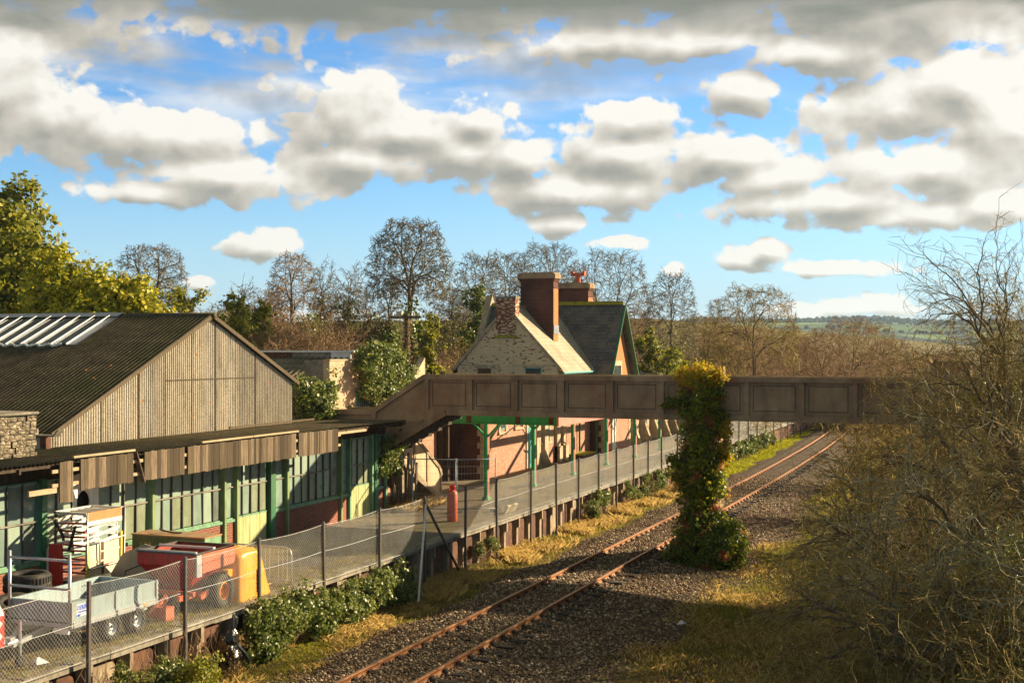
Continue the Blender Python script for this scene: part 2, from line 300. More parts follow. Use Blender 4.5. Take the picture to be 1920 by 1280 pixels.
def slate_mat(name, a, b, moss):
    t = Mt(name, 0.6, 0.35)
    sp = t.n.new('ShaderNodeSeparateXYZ'); t.L(t.tc.outputs['Object'], sp.inputs[0])
    cb = t.n.new('ShaderNodeCombineXYZ'); t.L(t.math('ADD', sp.outputs[0], t.math('MULTIPLY', sp.outputs[1], 0.0 if name != 'tan_slate' else 1.0)), cb.inputs[0]); t.L(sp.outputs[2], cb.inputs[1])
    if name == 'tan_slate': t.L(sp.outputs[1], cb.inputs[0])
    mo = (0.008, 0.008, 0.008, 1) if name != 'tan_slate' else (0.22, 0.18, 0.12, 1)
    br = t.n.new('ShaderNodeTexBrick'); t.L(cb.outputs[0], br.inputs[0]); br.inputs['Scale'].default_value = 1
    br.inputs['Brick Width'].default_value = 0.3; br.inputs['Row Height'].default_value = 0.21; br.inputs['Mortar Size'].default_value = 0.010
    br.inputs['Color1'].default_value = col4(a); br.inputs['Color2'].default_value = col4(b); br.inputs['Mortar'].default_value = mo; br.inputs['Bias'].default_value = 0
    c = t.mix(t.ramp(t.noise(1.1, 6), [(0.42, 0.0), (0.68, 0.8)]), br.outputs[0], moss)
    c = t.mix(t.ramp(t.noise(18, 3), [(0.6, 0.0), (0.7, 0.5)]), c, tuple(x*2.0 for x in moss)); t.color(c)
    t.bump(t.math('SUBTRACT', t.noise(20, 4), br.outputs['Fac']), 0.6, 0.012)
slate_mat('dark_slate', (0.055, 0.060, 0.070), (0.10, 0.095, 0.09), (0.16, 0.135, 0.10))
slate_mat('tan_slate', (0.34, 0.28, 0.19), (0.40, 0.33, 0.23), (0.22, 0.17, 0.10))
slate_mat('mossy_tile', (0.20, 0.15, 0.10), (0.28, 0.22, 0.14), (0.10, 0.085, 0.04))
def stone_rubble():
    t = Mt('rubble_stone', 0.95, 0.15)
    v = t.vor(5.5, t.co((1, 1, 1.9)), 'Color'); e = t.vor(5.5, t.co((1, 1, 1.9)), 'Distance', 'DISTANCE_TO_EDGE')
    c = t.ramp(v, [(0.0, (0.12, 0.10, 0.075)), (0.5, (0.27, 0.22, 0.15)), (1.0, (0.42, 0.35, 0.24))])
    c = t.mix(t.ramp(e, [(0.02, 1.0), (0.08, 0.0)]), c, (0.02, 0.017, 0.012)); c = t.mix(t.ramp(t.noise(9, 4), [(0.4, 0.0), (0.7, 0.6)]), c, (0.06, 0.05, 0.03)); t.color(c)
    t.bump(e, 1.0, 0.06)
stone_rubble()
def tarmac_mat():
    t = Mt('platform_tarmac', 0.92, 0.2)
    c = t.ramp(t.noise(0.8, 7), [(0.3, (0.145, 0.108, 0.066)), (0.7, (0.23, 0.175, 0.105))])
    c = t.mix(t.ramp(t.noise(0.45, 7, t.co((1, 0.5, 1)), 0.65), [(0.46, 0.0), (0.62, 0.8)]), c, (0.19, 0.155, 0.04))
    c = t.mix(t.ramp(t.noise(60, 3), [(0.4, 0.45), (0.65, 0.0)]), c, (0.05, 0.045, 0.04))
    c = t.mix(t.ramp(t.vor(0.45, None, 'Distance', 'DISTANCE_TO_EDGE'), [(0.0, 0.8), (0.012, 0.0)]), c, (0.04, 0.04, 0.02)); t.color(c)
    t.bump(t.noise(70, 3), 0.5, 0.006)
tarmac_mat()
weathered('tarmac_patch', (0.085, 0.075, 0.06), 0.3, 5, dirt=(0.16, 0.13, 0.05), damt=0.5, fine=60)
def ballast_mat():
    t = Mt('ballast_stone', 0.9, 0.25)
    v = t.vor(22, None, 'Color'); d = t.vor(22)
    c = t.ramp(v, [(0.0, (0.065, 0.043, 0.028)), (0.5, (0.17, 0.115, 0.066)), (0.85, (0.31, 0.215, 0.125)), (1.0, (0.48, 0.37, 0.24))])
    c = t.mix(t.ramp(d, [(0.3, 0.0), (0.62, 0.9)]), c, (0.012, 0.010, 0.008))
    c = t.mix(t.ramp(t.noise(0.5, 5), [(0.5, 0.0), (0.75, 0.4)]), c, (0.13, 0.055, 0.03)); t.color(c)
    t.bump(t.math('SUBTRACT', 1.0, d), 1.0, 0.05)
ballast_mat()
def stones_mat():
    t = Mt('loose_stone', 0.85, 0.25)
    c = t.ramp(t.island(), [(0.0, (0.040, 0.027, 0.018)), (0.4, (0.12, 0.08, 0.047)), (0.75, (0.30, 0.205, 0.115)), (0.93, (0.50, 0.37, 0.23)), (1.0, (0.62, 0.52, 0.38))])
    c = t.mix(t.ramp(t.noise(0.35, 4), [(0.45, 0.0), (0.75, 0.45)]), c, (0.15, 0.065, 0.035)); t.color(c)
stones_mat()
def ground_mat():
    t = Mt('ground_earth', 0.95, 0.15)
    c = t.ramp(t.noise(1.3, 8, None, 0.65), [(0.30, (0.050, 0.036, 0.020)), (0.45, (0.12, 0.086, 0.040)), (0.58, (0.17, 0.13, 0.050)), (0.70, (0.20, 0.19, 0.035))])
    c = t.mix(t.ramp(t.noise(0.35, 6), [(0.47, 0.0), (0.6, 0.75)]), c, t.ramp(t.noise(5, 5), [(0.3, (0.075, 0.085, 0.015)), (0.7, (0.24, 0.23, 0.02))]))
    c = t.mix(t.ramp(t.noise(45, 3), [(0.35, 0.6), (0.6, 0.0)]), c, (0.03, 0.022, 0.012)); t.color(c); t.bump(t.noise(22, 6, None, 0.7), 1.0, 0.08)
ground_mat()
def hill_mat():
    t = Mt('hill_field', 0.95, 0.1)
    v = t.vor(0.0045, t.co((1, 0.45, 0.2)), 'Color'); e = t.vor(0.0045, t.co((1, 0.45, 0.2)), 'Distance', 'DISTANCE_TO_EDGE')
    c = t.ramp(v, [(0.0, (0.05, 0.09, 0.025)), (0.4, (0.10, 0.17, 0.035)), (0.7, (0.18, 0.24, 0.06)), (1.0, (0.20, 0.17, 0.08))])
    c = t.mix(t.ramp(e, [(0.03, 1.0), (0.06, 0.0)]), c, (0.02, 0.03, 0.015)); t.color(c)
hill_mat()
def leaf(name, cols, rough=0.5, patch=None, psc=1.0, trans=0.25, ib=0.6):
    t = Mt(name, rough, 0.35)
    n = len(cols)
    c = t.ramp(t.island(), [(i/max(1, n-1), q) for i, q in enumerate(cols)])
    if patch: c = t.mix(t.ramp(t.noise(psc, 3), [(0.57, 0.0), (0.65, 0.8)]), c, patch)
    t.color(c)
    tr = t.n.new('ShaderNodeBsdfTranslucent'); t.L(c, tr.inputs[0]); mx = t.n.new('ShaderNodeMixShader'); mx.inputs[0].default_value = trans
    t.L(t.b.outputs[0], mx.inputs[1]); t.L(tr.outputs[0], mx.inputs[2]); t.L(mx.outputs[0], t.n['Material Output'].inputs[0]); return t
leaf('ivy_leaf', [(0.03, 0.06, 0.010), (0.10, 0.14, 0.02), (0.22, 0.25, 0.05), (0.42, 0.42, 0.16)], 0.38, None, 1, 0.38)
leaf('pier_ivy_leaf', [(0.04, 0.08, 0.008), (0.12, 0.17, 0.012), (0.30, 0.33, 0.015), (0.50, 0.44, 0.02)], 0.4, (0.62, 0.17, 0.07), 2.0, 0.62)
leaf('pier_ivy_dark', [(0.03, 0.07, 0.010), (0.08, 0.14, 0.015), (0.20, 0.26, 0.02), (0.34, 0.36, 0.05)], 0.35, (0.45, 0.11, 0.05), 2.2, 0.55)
leaf('pier_ivy_gold', [(0.34, 0.27, 0.01), (0.60, 0.48, 0.02), (0.70, 0.46, 0.02)], 0.45, (0.50, 0.10, 0.04), 3.0, 0.6)
leaf('laurel_leaf', [(0.12, 0.15, 0.008), (0.28, 0.28, 0.01), (0.45, 0.40, 0.012), (0.58, 0.47, 0.02)], 0.5, None, 1, 0.35)
leaf('conifer_leaf', [(0.07, 0.09, 0.010), (0.17, 0.19, 0.015), (0.30, 0.29, 0.02), (0.44, 0.37, 0.03)], 0.6, None, 1, 0.42)
leaf('dry_leaf', [(0.10, 0.06, 0.025), (0.20, 0.11, 0.04), (0.28, 0.16, 0.06), (0.12, 0.12, 0.03)], 0.8, None, 1, 0.25)
leaf('straw', [(0.28, 0.18, 0.055), (0.50, 0.34, 0.11), (0.70, 0.49, 0.17), (0.36, 0.28, 0.07)], 0.8, None, 1, 0.5)
leaf('grass_blade', [(0.09, 0.11, 0.012), (0.20, 0.21, 0.018), (0.30, 0.26, 0.035), (0.38, 0.26, 0.08), (0.16, 0.10, 0.04)], 0.8, (0.24, 0.155, 0.06), 0.9, 0.5)
leaf('moss_blade', [(0.20, 0.22, 0.01), (0.38, 0.37, 0.012), (0.50, 0.45, 0.02)], 0.8, None, 1, 0.45)
def twig_mat(name, a, b):
    t = Mt(name, 0.85, 0.2); c = t.ramp(t.island(), [(0.0, a), (1.0, b)])
    c = t.mix(t.ramp(t.noise(1.2, 4), [(0.4, 0.0), (0.7, 0.5)]), c, tuple(x*0.6 for x in a)); t.color(c)
twig_mat('twig_brown', (0.22, 0.14, 0.07), (0.42, 0.28, 0.15))
twig_mat('twig_grey', (0.13, 0.105, 0.06), (0.27, 0.22, 0.13))
twig_mat('twig_olive', (0.13, 0.092, 0.020), (0.52, 0.38, 0.12))
twig_mat('lichen_branch', (0.24, 0.21, 0.11), (0.46, 0.41, 0.25))
twig_mat('twig_tan', (0.27, 0.17, 0.08), (0.46, 0.30, 0.17))
def far_wood():
    t = Mt('far_wood', 0.95, 0.1); t.color(t.ramp(t.island(), [(0.0, (0.02, 0.03, 0.02)), (1.0, (0.06, 0.06, 0.035))]))
far_wood()

# ------------------------------------------------------------------ mesh helpers
COL = C.collection
def link(name, me, m=None, parent=None):
    o = bpy.data.objects.new(name, me); COL.objects.link(o)
    if m: me.materials.append(MATS[m])
    if parent is not None:
        o.parent = parent
        p = parent; L = Vector((0, 0, 0))
        while p is not None: L += p.location; p = p.parent
        o.location = -L
    return o
def tag(o, label=None, cat=None, group=None, kind=None):
    if label: o['label'] = label
    if cat: o['category'] = cat
    if group: o['group'] = group
    if kind: o['kind'] = kind
    return o
def thing(name, label, cat, loc=(0, 0, 0), group=None):
    o = bpy.data.objects.new(name, None); COL.objects.link(o); o.location = loc; o.empty_display_size = 0.3
    return tag(o, label, cat, group)
def copy_tree(o, parent=None):
    c = o.copy(); COL.objects.link(c); c.parent = parent
    for ch in list(o.children): copy_tree(ch, c)
    return c
def raw(name, V, Fq, m, parent=None, smooth=False):
    """V (n,3) array, Fq (k,3|4) array"""
    V = np.asarray(V, dtype=np.float32); Fq = np.asarray(Fq, dtype=np.int32); k, s = Fq.shape
    me = bpy.data.meshes.new(name); me.vertices.add(len(V)); me.vertices.foreach_set('co', V.ravel())
    me.loops.add(k*s); me.loops.foreach_set('vertex_index', Fq.ravel())
    me.polygons.add(k); me.polygons.foreach_set('loop_start', np.arange(0, k*s, s, dtype=np.int32))
    try: me.polygons.foreach_set('loop_total', np.full(k, s, dtype=np.int32))
    except Exception: pass
    if smooth: me.polygons.foreach_set('use_smooth', np.ones(k, dtype=bool))
    me.update(calc_edges=True); return link(name, me, m, parent)
class MB:
    def __init__(s): s.v = []; s.f = []
    def add(s, vs, fs):
        n = len(s.v); s.v += [tuple(v) for v in vs]; s.f += [tuple(i+n for i in f) for f in fs]; return s
    def box(s, x0, x1, y0, y1, z0, z1):
        return s.add([(x0, y0, z0), (x1, y0, z0), (x1, y1, z0), (x0, y1, z0), (x0, y0, z1), (x1, y0, z1), (x1, y1, z1), (x0, y1, z1)],
                     [(0, 3, 2, 1), (4, 5, 6, 7), (0, 1, 5, 4), (1, 2, 6, 5), (2, 3, 7, 6), (3, 0, 4, 7)])
    def beam(s, p0, p1, w, h, up=(0, 0, 1)):
        p0 = Vector(p0); p1 = Vector(p1); d = (p1-p0).normalized(); u = Vector(up)
        if abs(d.dot(u)) > 0.98: u = Vector((1, 0, 0))
        a = d.cross(u).normalized()*w/2; b = d.cross(a).normalized()*h/2
        vs = [p+q for p in (p0, p1) for q in (a+b, -a+b, -a-b, a-b)]
        return s.add(vs, [(0, 1, 2, 3), (7, 6, 5, 4), (0, 4, 5, 1), (1, 5, 6, 2), (2, 6, 7, 3), (3, 7, 4, 0)])
    def tube(s, pts, r, n=6, caps=True):
        pts = [Vector(p) for p in pts]; rs = r if isinstance(r, (list, tuple)) else [r]*len(pts)
        rings = []
        for i, p in enumerate(pts):
            d = (pts[min(i+1, len(pts)-1)]-pts[max(i-1, 0)]).normalized()
            u = Vector((0, 0, 1)) if abs(d.z) < 0.95 else Vector((1, 0, 0))
            a = d.cross(u).normalized(); b = d.cross(a).normalized()
            rings.append([p+(a*math.cos(2*math.pi*k/n)+b*math.sin(2*math.pi*k/n))*rs[i] for k in range(n)])
        vs = [v for q in rings for v in q]; fs = []
        for i in range(len(pts)-1):
            for k in range(n): fs.append((i*n+k, i*n+(k+1) % n, (i+1)*n+(k+1) % n, (i+1)*n+k))
        if caps: fs.append(tuple(range(n-1, -1, -1))); fs.append(tuple((len(pts)-1)*n+k for k in range(n)))
        return s.add(vs, fs)
    def prism(s, axis, poly, a0, a1):
        n = len(poly)
        mk = {'X': lambda p, a: (a, p[0], p[1]), 'Y': lambda p, a: (p[0], a, p[1]), 'Z': lambda p, a: (p[0], p[1], a)}[axis]
        vs = [mk(p, a0) for p in poly]+[mk(p, a1) for p in poly]
        fs = [tuple(range(n)), tuple(range(2*n-1, n-1, -1))]+[(i, (i+1) % n, n+(i+1) % n, n+i) for i in range(n)]
        return s.add(vs, fs)
    def lathe(s, c, axis, prof, n=24):
        """prof: list of (radius, along). axis 'X','Y','Z'"""
        c = Vector(c); ax = {'X': (Vector((1, 0, 0)), Vector((0, 1, 0)), Vector((0, 0, 1))), 'Y': (Vector((0, 1, 0)), Vector((0, 0, 1)), Vector((1, 0, 0))), 'Z': (Vector((0, 0, 1)), Vector((1, 0, 0)), Vector((0, 1, 0)))}
        a, u, v = ax[axis] if isinstance(axis, str) else axis
        vs = []
        for r, t in prof:
            for k in range(n): w = 2*math.pi*k/n; vs.append(c+a*t+(u*math.cos(w)+v*math.sin(w))*r)
        fs = []
        for i in range(len(prof)-1):
            for k in range(n): fs.append((i*n+k, i*n+(k+1) % n, (i+1)*n+(k+1) % n, (i+1)*n+k))
        return s.add(vs, fs)
    def quad(s, a, b, c, d): return s.add([a, b, c, d], [(0, 1, 2, 3)])
    def build(s, name, m, parent=None, smooth=False, label=None, bevel=0.0):
        me = bpy.data.meshes.new(name); me.from_pydata(s.v, [], s.f); 
        bm = bmesh.new(); bm.from_mesh(me); bmesh.ops.recalc_face_normals(bm, faces=bm.faces); bm.to_mesh(me); bm.free()
        if smooth:
            for p in me.polygons: p.use_smooth = True
        me.update(); o = link(name, me, m, parent)
        if bevel:
            b = o.modifiers.new('bevel', 'BEVEL'); b.width = bevel; b.segments = 2; b.limit_method = 'ANGLE'
        if label: o['label'] = label
        return o
def B(name, m, parent, *boxes, bevel=0.0, label=None):
    q = MB()
    for b in boxes: q.box(*b)
    return q.build(name, m, parent, bevel=bevel, label=label)
def corrugated(name, m, parent, o, u, v, lu, lv, pitch=0.146, amp=0.028, clip=None, nv=1, laps=0, thick_edge=True):
    """sheet from corner o, corrugations repeat along unit u, run along unit v; clip(u)->(v0,v1)"""
    o = np.array(o, float); u = np.array(u, float); v = np.array(v, float); n = np.cross(u, v); n /= np.linalg.norm(n)
    k = int(lu/pitch*6); us = np.linspace(0, lu, k+1); dz = amp*np.sin(us/pitch*2*np.pi)
    vs = []; fs = []
    rows = max(1, laps) if laps else nv
    for r in range(rows):
        b = len(vs); off = 0.012*(rows-1-r) if laps else 0
        for i, uu in enumerate(us):
            v0, v1 = (0, lv) if clip is None else clip(uu)
            a0 = v0+(v1-v0)*r/rows; a1 = v0+(v1-v0)*(r+1)/rows
            if laps and r < rows-1: a1 += 0.0
            vs.append(o+u*uu+v*a0+n*(dz[i]+off+(0.02 if laps else 0))); vs.append(o+u*uu+v*a1+n*(dz[i]+off))
        for i in range(k): fs.append((b+2*i, b+2*i+2, b+2*i+3, b+2*i+1))
    return raw(name, vs, fs, m, parent, smooth=True)

# ------------------------------------------------------------------ vectorised vegetation
def tubes_arr(P0, P1, P2, R0, R1, k=3):
    n = len(P0); d = P2-P0; d /= np.linalg.norm(d, axis=1, keepdims=True)+1e-9
    up = np.where(np.abs(d[:, 2:3]) > 0.9, np.array([[1., 0, 0]]), np.array([[0, 0, 1.]]))
    a = np.cross(d, up); a /= np.linalg.norm(a, axis=1, keepdims=True)+1e-9; b = np.cross(d, a)
    V = np.zeros((n, 3, k, 3))
    for j, (P, Rr) in enumerate(((P0, R0), (P1, (R0+R1)/2), (P2, R1))):
        for q in range(k):
            w = 2*np.pi*q/k; V[:, j, q] = P+(a*math.cos(w)+b*math.sin(w))*Rr[:, None]
    base = (np.arange(n)*3*k)[:, None, None]
    f = np.zeros((2, k, 4), int)
    for j in range(2):
        for q in range(k): f[j, q] = (j*k+q, j*k+(q+1) % k, (j+1)*k+(q+1) % k, (j+1)*k+q)
    Fq = (f.reshape(1, 2*k, 4)+base).reshape(-1, 4)
    return V.reshape(-1, 3), Fq
def grow(rng, targets, start, rt, rmin=0.008, f=0.42, jit=0.10, stiff=0.35, up=0.0, power=0.46):
    N = len(targets); seg = []
    st = [(np.array(start, float), np.arange(N), np.array([0, 0, 1.0]))]
    while st:
        p, idx, din = st.pop(); T = targets[idx]; n = len(idx); r = max(rmin, rt*(n/N)**power)
        if n == 1:
            q = T[0]; seg.append((p, (p+q)/2+rng.normal(0, jit*0.5, 3)*np.linalg.norm(q-p), q, r, rmin*0.7)); continue
        c = T.mean(0); d = c-p; L = np.linalg.norm(d)+1e-6; d /= L
        dd = d*(1-stiff)+din*stiff; dd[2] += up; dd /= np.linalg.norm(dd)+1e-9
        ff = f if n > 3 else 0.6
        q = p+dd*L*ff+rng.normal(0, jit, 3)*L*ff
        ax = rng.normal(0, 1, 3)
        Tc = T-c; 
        for _ in range(2): ax = Tc.T@(Tc@ax); ax /= np.linalg.norm(ax)+1e-9
        s = Tc@ax; o = np.argsort(s); cut = int(n*(0.5 if n < 4 else rng.uniform(0.33, 0.67))); cut = min(max(1, cut), n-1)
        r2 = max(rmin, rt*((n*0.8)/N)**power)
        seg.append((p, (p+q)/2+rng.normal(0, jit*0.45, 3)*L*ff, q, r, r2))
        st.append((q, idx[o[:cut]], dd)); st.append((q, idx[o[cut:]], dd))
    P0 = np.array([s[0] for s in seg]); P1 = np.array([s[1] for s in seg]); P2 = np.array([s[2] for s in seg])
    return P0, P1, P2, np.array([s[3] for s in seg]), np.array([s[4] for s in seg])
def ell(rng, n, c, r, shell=0.45, zmin=-1.0, lump=0.15):
    d = rng.normal(0, 1, (int(n*2.5)+20, 3)); d /= np.linalg.norm(d, axis=1, keepdims=True); d = d[d[:, 2] > zmin][:n]
    rad = (shell+(1-shell)*rng.random(len(d))**0.6)
    lp = 1+lump*np.sin(d[:, 0]*5+1.3)*np.sin(d[:, 1]*6+0.4)+lump*np.sin(d[:, 2]*7+d[:, 0]*4)
    return np.array(c)+d*np.array(r)*(rad*lp)[:, None]
def leaves_arr(rng, P, size, flat=0.0, N=None):
    n = len(P); a = rng.normal(0, 1, (n, 3)); a /= np.linalg.norm(a, axis=1, keepdims=True)
    b = rng.normal(0, 1, (n, 3)); 
    if N is not None:
        nn = N+rng.normal(0, 0.55, (n, 3)); nn /= np.linalg.norm(nn, axis=1, keepdims=True)
        a = np.cross(nn, b); a /= np.linalg.norm(a, axis=1, keepdims=True); b = np.cross(nn, a)
    else:
        b = np.cross(a, b); b /= np.linalg.norm(b, axis=1, keepdims=True)
    s = size*rng.uniform(0.55, 1.25, n)[:, None]
    V = np.stack([P-a*s, P-b*s*0.62, P+a*s, P+b*s*0.62], 1).reshape(-1, 3)
    Fq = (np.arange(n)*4)[:, None]+np.array([[0, 1, 2, 3]])
    return V, Fq
class Geo:
    def __init__(s): s.V = []; s.F = []; s.n = 0
    def add(s, V, Fq): s.V.append(V); s.F.append(Fq+s.n); s.n += len(V)
    def obj(s, name, m, parent=None, smooth=False): return raw(name, np.concatenate(s.V), np.concatenate(s.F), m, parent, smooth)

def ssp(x, a, b): t = np.clip((x-a)/(b-a), 0, 1); return t*t*(3-2*t)
def gz(X, Y):
    X = np.asarray(X, float); Y = np.asarray(Y, float)
    h = -0.25+0.0*X
    h = h+0.03*np.sin(X*1.7+Y*0.6)+0.03*np.sin(Y*1.1-X*0.8)
    h = h+1.9*ssp(X, -4.5, 4)+1.5*ssp(X, 3, 20)+0.5*ssp(Y, 70, 130)*ssp(X, -9, -2)
    h = h+5.2*ssp(-X, 29, 44)*ssp(Y, 45, 68)+1.0*ssp(-X, 20, 24)
    h = h+2.2*ssp(Y, 108, 150)*ssp(-X, 17, 30)+3.0*ssp(Y, 122, 165)
    return h
def px_tree_base(px, z): x, y = at(px, z); return x, y, float(gz(x, y))
def bare_tree(name, label, x, y, ztop, rad, n=700, seed=1, trunk_frac=0.3, rt=0.28, twig='twig_grey', group=None, rmin=0.014, shape='round', ivy=0, f=0.42, jit=0.10, zb=None, stems=1, shell=0.4, leafy=0, stiff=0.35, lean=(0, 0), cat='bare tree', ivym='ivy_leaf', leafm='dry_leaf'):
    rng = np.random.default_rng(seed); zb = float(gz(x, y))-0.15 if zb is None else zb; H = ztop-zb
    root = thing(name, label, cat, (x, y, zb), group)
    z0 = zb+H*trunk_frac
    if shape == 'round': T = ell(rng, n, (x+lean[0], y+lean[1], zb+H*(trunk_frac+1)/2), (rad, rad, H*(1-trunk_frac)/2), shell)
    elif shape == 'dome':
        c0 = np.array([x+lean[0], y+lean[1], zb+H*(trunk_frac+1)/2]); rv = H*(1-trunk_frac)/2; z0 = zb+H*trunk_frac*.85
        def sup(m_, sh0, zmin):
            d = rng.normal(0, 1, (m_*4, 3)); d /= (np.abs(d)**2.5).sum(1, keepdims=True)**(1/2.5); d = d[d[:, 2] > zmin][:m_]
            lp = 1+.07*np.sin(d[:, 0]*9+seed)*np.sin(d[:, 1]*8)+.05*np.sin(d[:, 2]*11+d[:, 0]*7)
            rr = (sh0+(1-sh0)*rng.random(len(d)))*lp; q = d*np.array([rad, rad, rv]); q[:, 2] = np.where(q[:, 2] < 0, q[:, 2]*.9, q[:, 2]); return c0+q*rr[:, None]
        T = np.concatenate([sup(int(n*.7), .82, -.55), sup(n-int(n*.7), .4, -.6)])
    elif shape == 'fan':
        T = ell(rng, n, (x+lean[0], y+lean[1], zb+H*0.60), (rad, rad, H*0.40), shell, -0.75); k = (T[:, 2]-zb)/H; s = 0.62+0.5*np.clip(k, 0, 1); T[:, 0] = x+(T[:, 0]-x)*s; T[:, 1] = y+(T[:, 1]-y)*s
    else: # scruffy
        T = np.concatenate([ell(rng, n//4, (x+lean[0]+rng.uniform(-.5, .5)*rad, y+lean[1]+rng.uniform(-.5, .5)*rad, zb+H*rng.uniform(0.45, 0.78)), (rad*rng.uniform(.45, .8), rad*rng.uniform(.45, .8), H*rng.uniform(0.16, 0.24)), 0.3, lump=0.3) for _ in range(4)])
        T[:, 2] = np.minimum(T[:, 2], ztop-rng.random(len(T))**2*H*0.1)
    big = Geo(); small = Geo()
    parts = np.array_split(T[np.argsort(np.arctan2(T[:, 1]-y, T[:, 0]-x))], stems) if stems > 1 else [T]
    for si, Ts in enumerate(parts):
        bx, by = (x, y) if stems == 1 else (x+rng.uniform(-.5, .5), y+rng.uniform(-.5, .5))
        top = np.array([bx+lean[0]*0.3+(rng.uniform(-.3, .3) if stems > 1 else 0), by+lean[1]*0.3, z0])
        b0 = np.array([bx, by, zb]); mid = (b0+top)/2+rng.normal(0, 0.03, 3)*H*0.3; r0 = rt/math.sqrt(stems)
        big.add(*tubes_arr(b0[None], mid[None], top[None], np.array([r0*1.35]), np.array([r0]), 7))
        P0, P1, P2, R0, R1 = grow(rng, Ts, top, r0, rmin, f, jit, stiff)
        m = R0 > rmin*2.6
        if m.any(): big.add(*tubes_arr(P0[m], P1[m], P2[m], R0[m], R1[m], 6))
        m = ~m; small.add(*tubes_arr(P0[m], P1[m], P2[m], R0[m], R1[m], 3))
    big.obj('trunk', 'bark' if twig != 'twig_grey' else 'bark', root, True)
    small.obj('crown', twig, root)
    if ivy:
        g = Geo(); n_i = int(ivy*.6); t = rng.random(n_i)**0.8
        P = np.stack([x+rng.normal(0, 1, n_i)*(rt*1.6+0.15), y+rng.normal(0, 1, n_i)*(rt*1.6+0.15), zb+t*H*0.62], 1)
        for _ in range(4):
            c = T[rng.integers(len(T))]*np.array([0.5, 0.5, 0.62])+np.array([x, y, zb])*np.array([0.5, 0.5, 0.38]); 
            P = np.concatenate([P, ell(rng, n_i//3, c, (0.75, 0.75, 1.0), 0.2, lump=.3)])
        g.add(*leaves_arr(rng, P, 0.13)); g.obj('ivy', ivym, root)
    if leafy:
        idx = rng.integers(len(T), size=leafy); idx = idx[T[idx, 2] < zb+H*.72]; P = T[idx]+rng.normal(0, 0.03, (len(idx), 3)); g = Geo(); g.add(*leaves_arr(rng, P, 0.028)); g.obj('foliage', leafm, root)
    return root
def leafy_mass(name, label, cat, lumps, m, n, size, seed, trunk=None, parent=None, group=None, inner=0.75):
    """lumps: list of (cx,cy,cz,rx,ry,rz). individual leaf faces, denser near each lump's skin"""
    rng = np.random.default_rng(seed)
    if parent is None: root = thing(name, label, cat, (lumps[0][0], lumps[0][1], float(gz(lumps[0][0], lumps[0][1]))), group)
    else: root = parent
    g = Geo(); vol = np.array([l[3]*l[5]+l[4]*l[5] for l in lumps]); vol /= vol.sum()
    for l, v in zip(lumps, vol):
        k = int(n*v); ns = max(6, int(k/45))
        # each lump carries its own small sprays, so the outline is broken
        S = ell(rng, ns, l[:3], l[3:], inner, lump=0.22); D = (S-np.array(l[:3]))/np.array(l[3:])
        idx = rng.integers(len(S), size=k); rs = 0.22*min(l[3], l[5])+0.08
        P = S[idx]+rng.normal(0, 1, (k, 3))*rs*np.array([0.55, 0.55, 0.5]); Nn = D[idx]/(np.linalg.norm(D[idx], axis=1, keepdims=True)+1e-9)
        g.add(*leaves_arr(rng, P, size, N=Nn))
    g.obj('foliage' if parent is None or name == 'foliage' else name, m, root)
    if trunk:
        q = MB()
        for (p0, p1, r) in trunk: q.tube([p0, ((Vector(p0)+Vector(p1))/2+Vector((.1, .1, 0))), p1], [r, r*0.8, r*0.5], 7)
        q.build('trunk', 'bark', root, True)
    return root
def bush_arrays(seed, n=150, H=2.6, rad=1.5, rmin=0.010):
    rng = np.random.default_rng(seed); T = ell(rng, n, (0, 0, H*0.55), (rad, rad, H*0.5), 0.25, -0.8, 0.3)
    return tubes_arr(*grow(rng, T, (0, 0, 0), 0.05, rmin, 0.35, 0.12, 0.25), 3)
def scrub(name, pts, seed, m, H=2.6, rad=1.5, n=150, variants=5, label=None, rmin=0.012):
    rng = np.random.default_rng(seed); vs = [bush_arrays(seed*10+i, n, H, rad, rmin) for i in range(variants)]; g = Geo()
    for (x, y, s) in pts:
        V, Fq = vs[rng.integers(variants)]; a = rng.uniform(0, 6.28); c, sn = math.cos(a), math.sin(a)
        M = np.array([[c, -sn, 0], [sn, c, 0], [0, 0, 1.0]])*s; M[2, 2] = s*rng.uniform(0.8, 1.2)
        g.add(V@M.T+np.array([x, y, float(gz(x, y))-0.1]), Fq)
    o = g.obj(name, m); tag(o, label, None, None, 'stuff'); return o
def blades(name, m, X, Y, h, w, seed, lean=0.5, Z=None, label=None, parent=None):
    rng = np.random.default_rng(seed); n = len(X); Z = gz(X, Y) if Z is None else Z
    a = rng.uniform(0, 6.28, n); hh = h*rng.uniform(0.4, 1.2, n); lx = rng.normal(0, lean, n)*hh; ly = rng.normal(0, lean, n)*hh
    dx = np.cos(a)*w; dy = np.sin(a)*w
    V = np.stack([np.stack([X-dx, Y-dy, Z-0.02], 1), np.stack([X+dx, Y+dy, Z-0.02], 1), np.stack([X+dx*0.6+lx*0.4, Y+dy*0.6+ly*0.4, Z+hh*0.6], 1), np.stack([X+lx, Y+ly, Z+hh*0.95], 1)], 1).reshape(-1, 3)
    Fq = (np.arange(n)*4)[:, None]+np.array([[0, 1, 2, 3]])
    o = raw(name, V, Fq, m, parent)
    if parent is None: tag(o, label, None, None, 'stuff')
    return o

exec_order = []
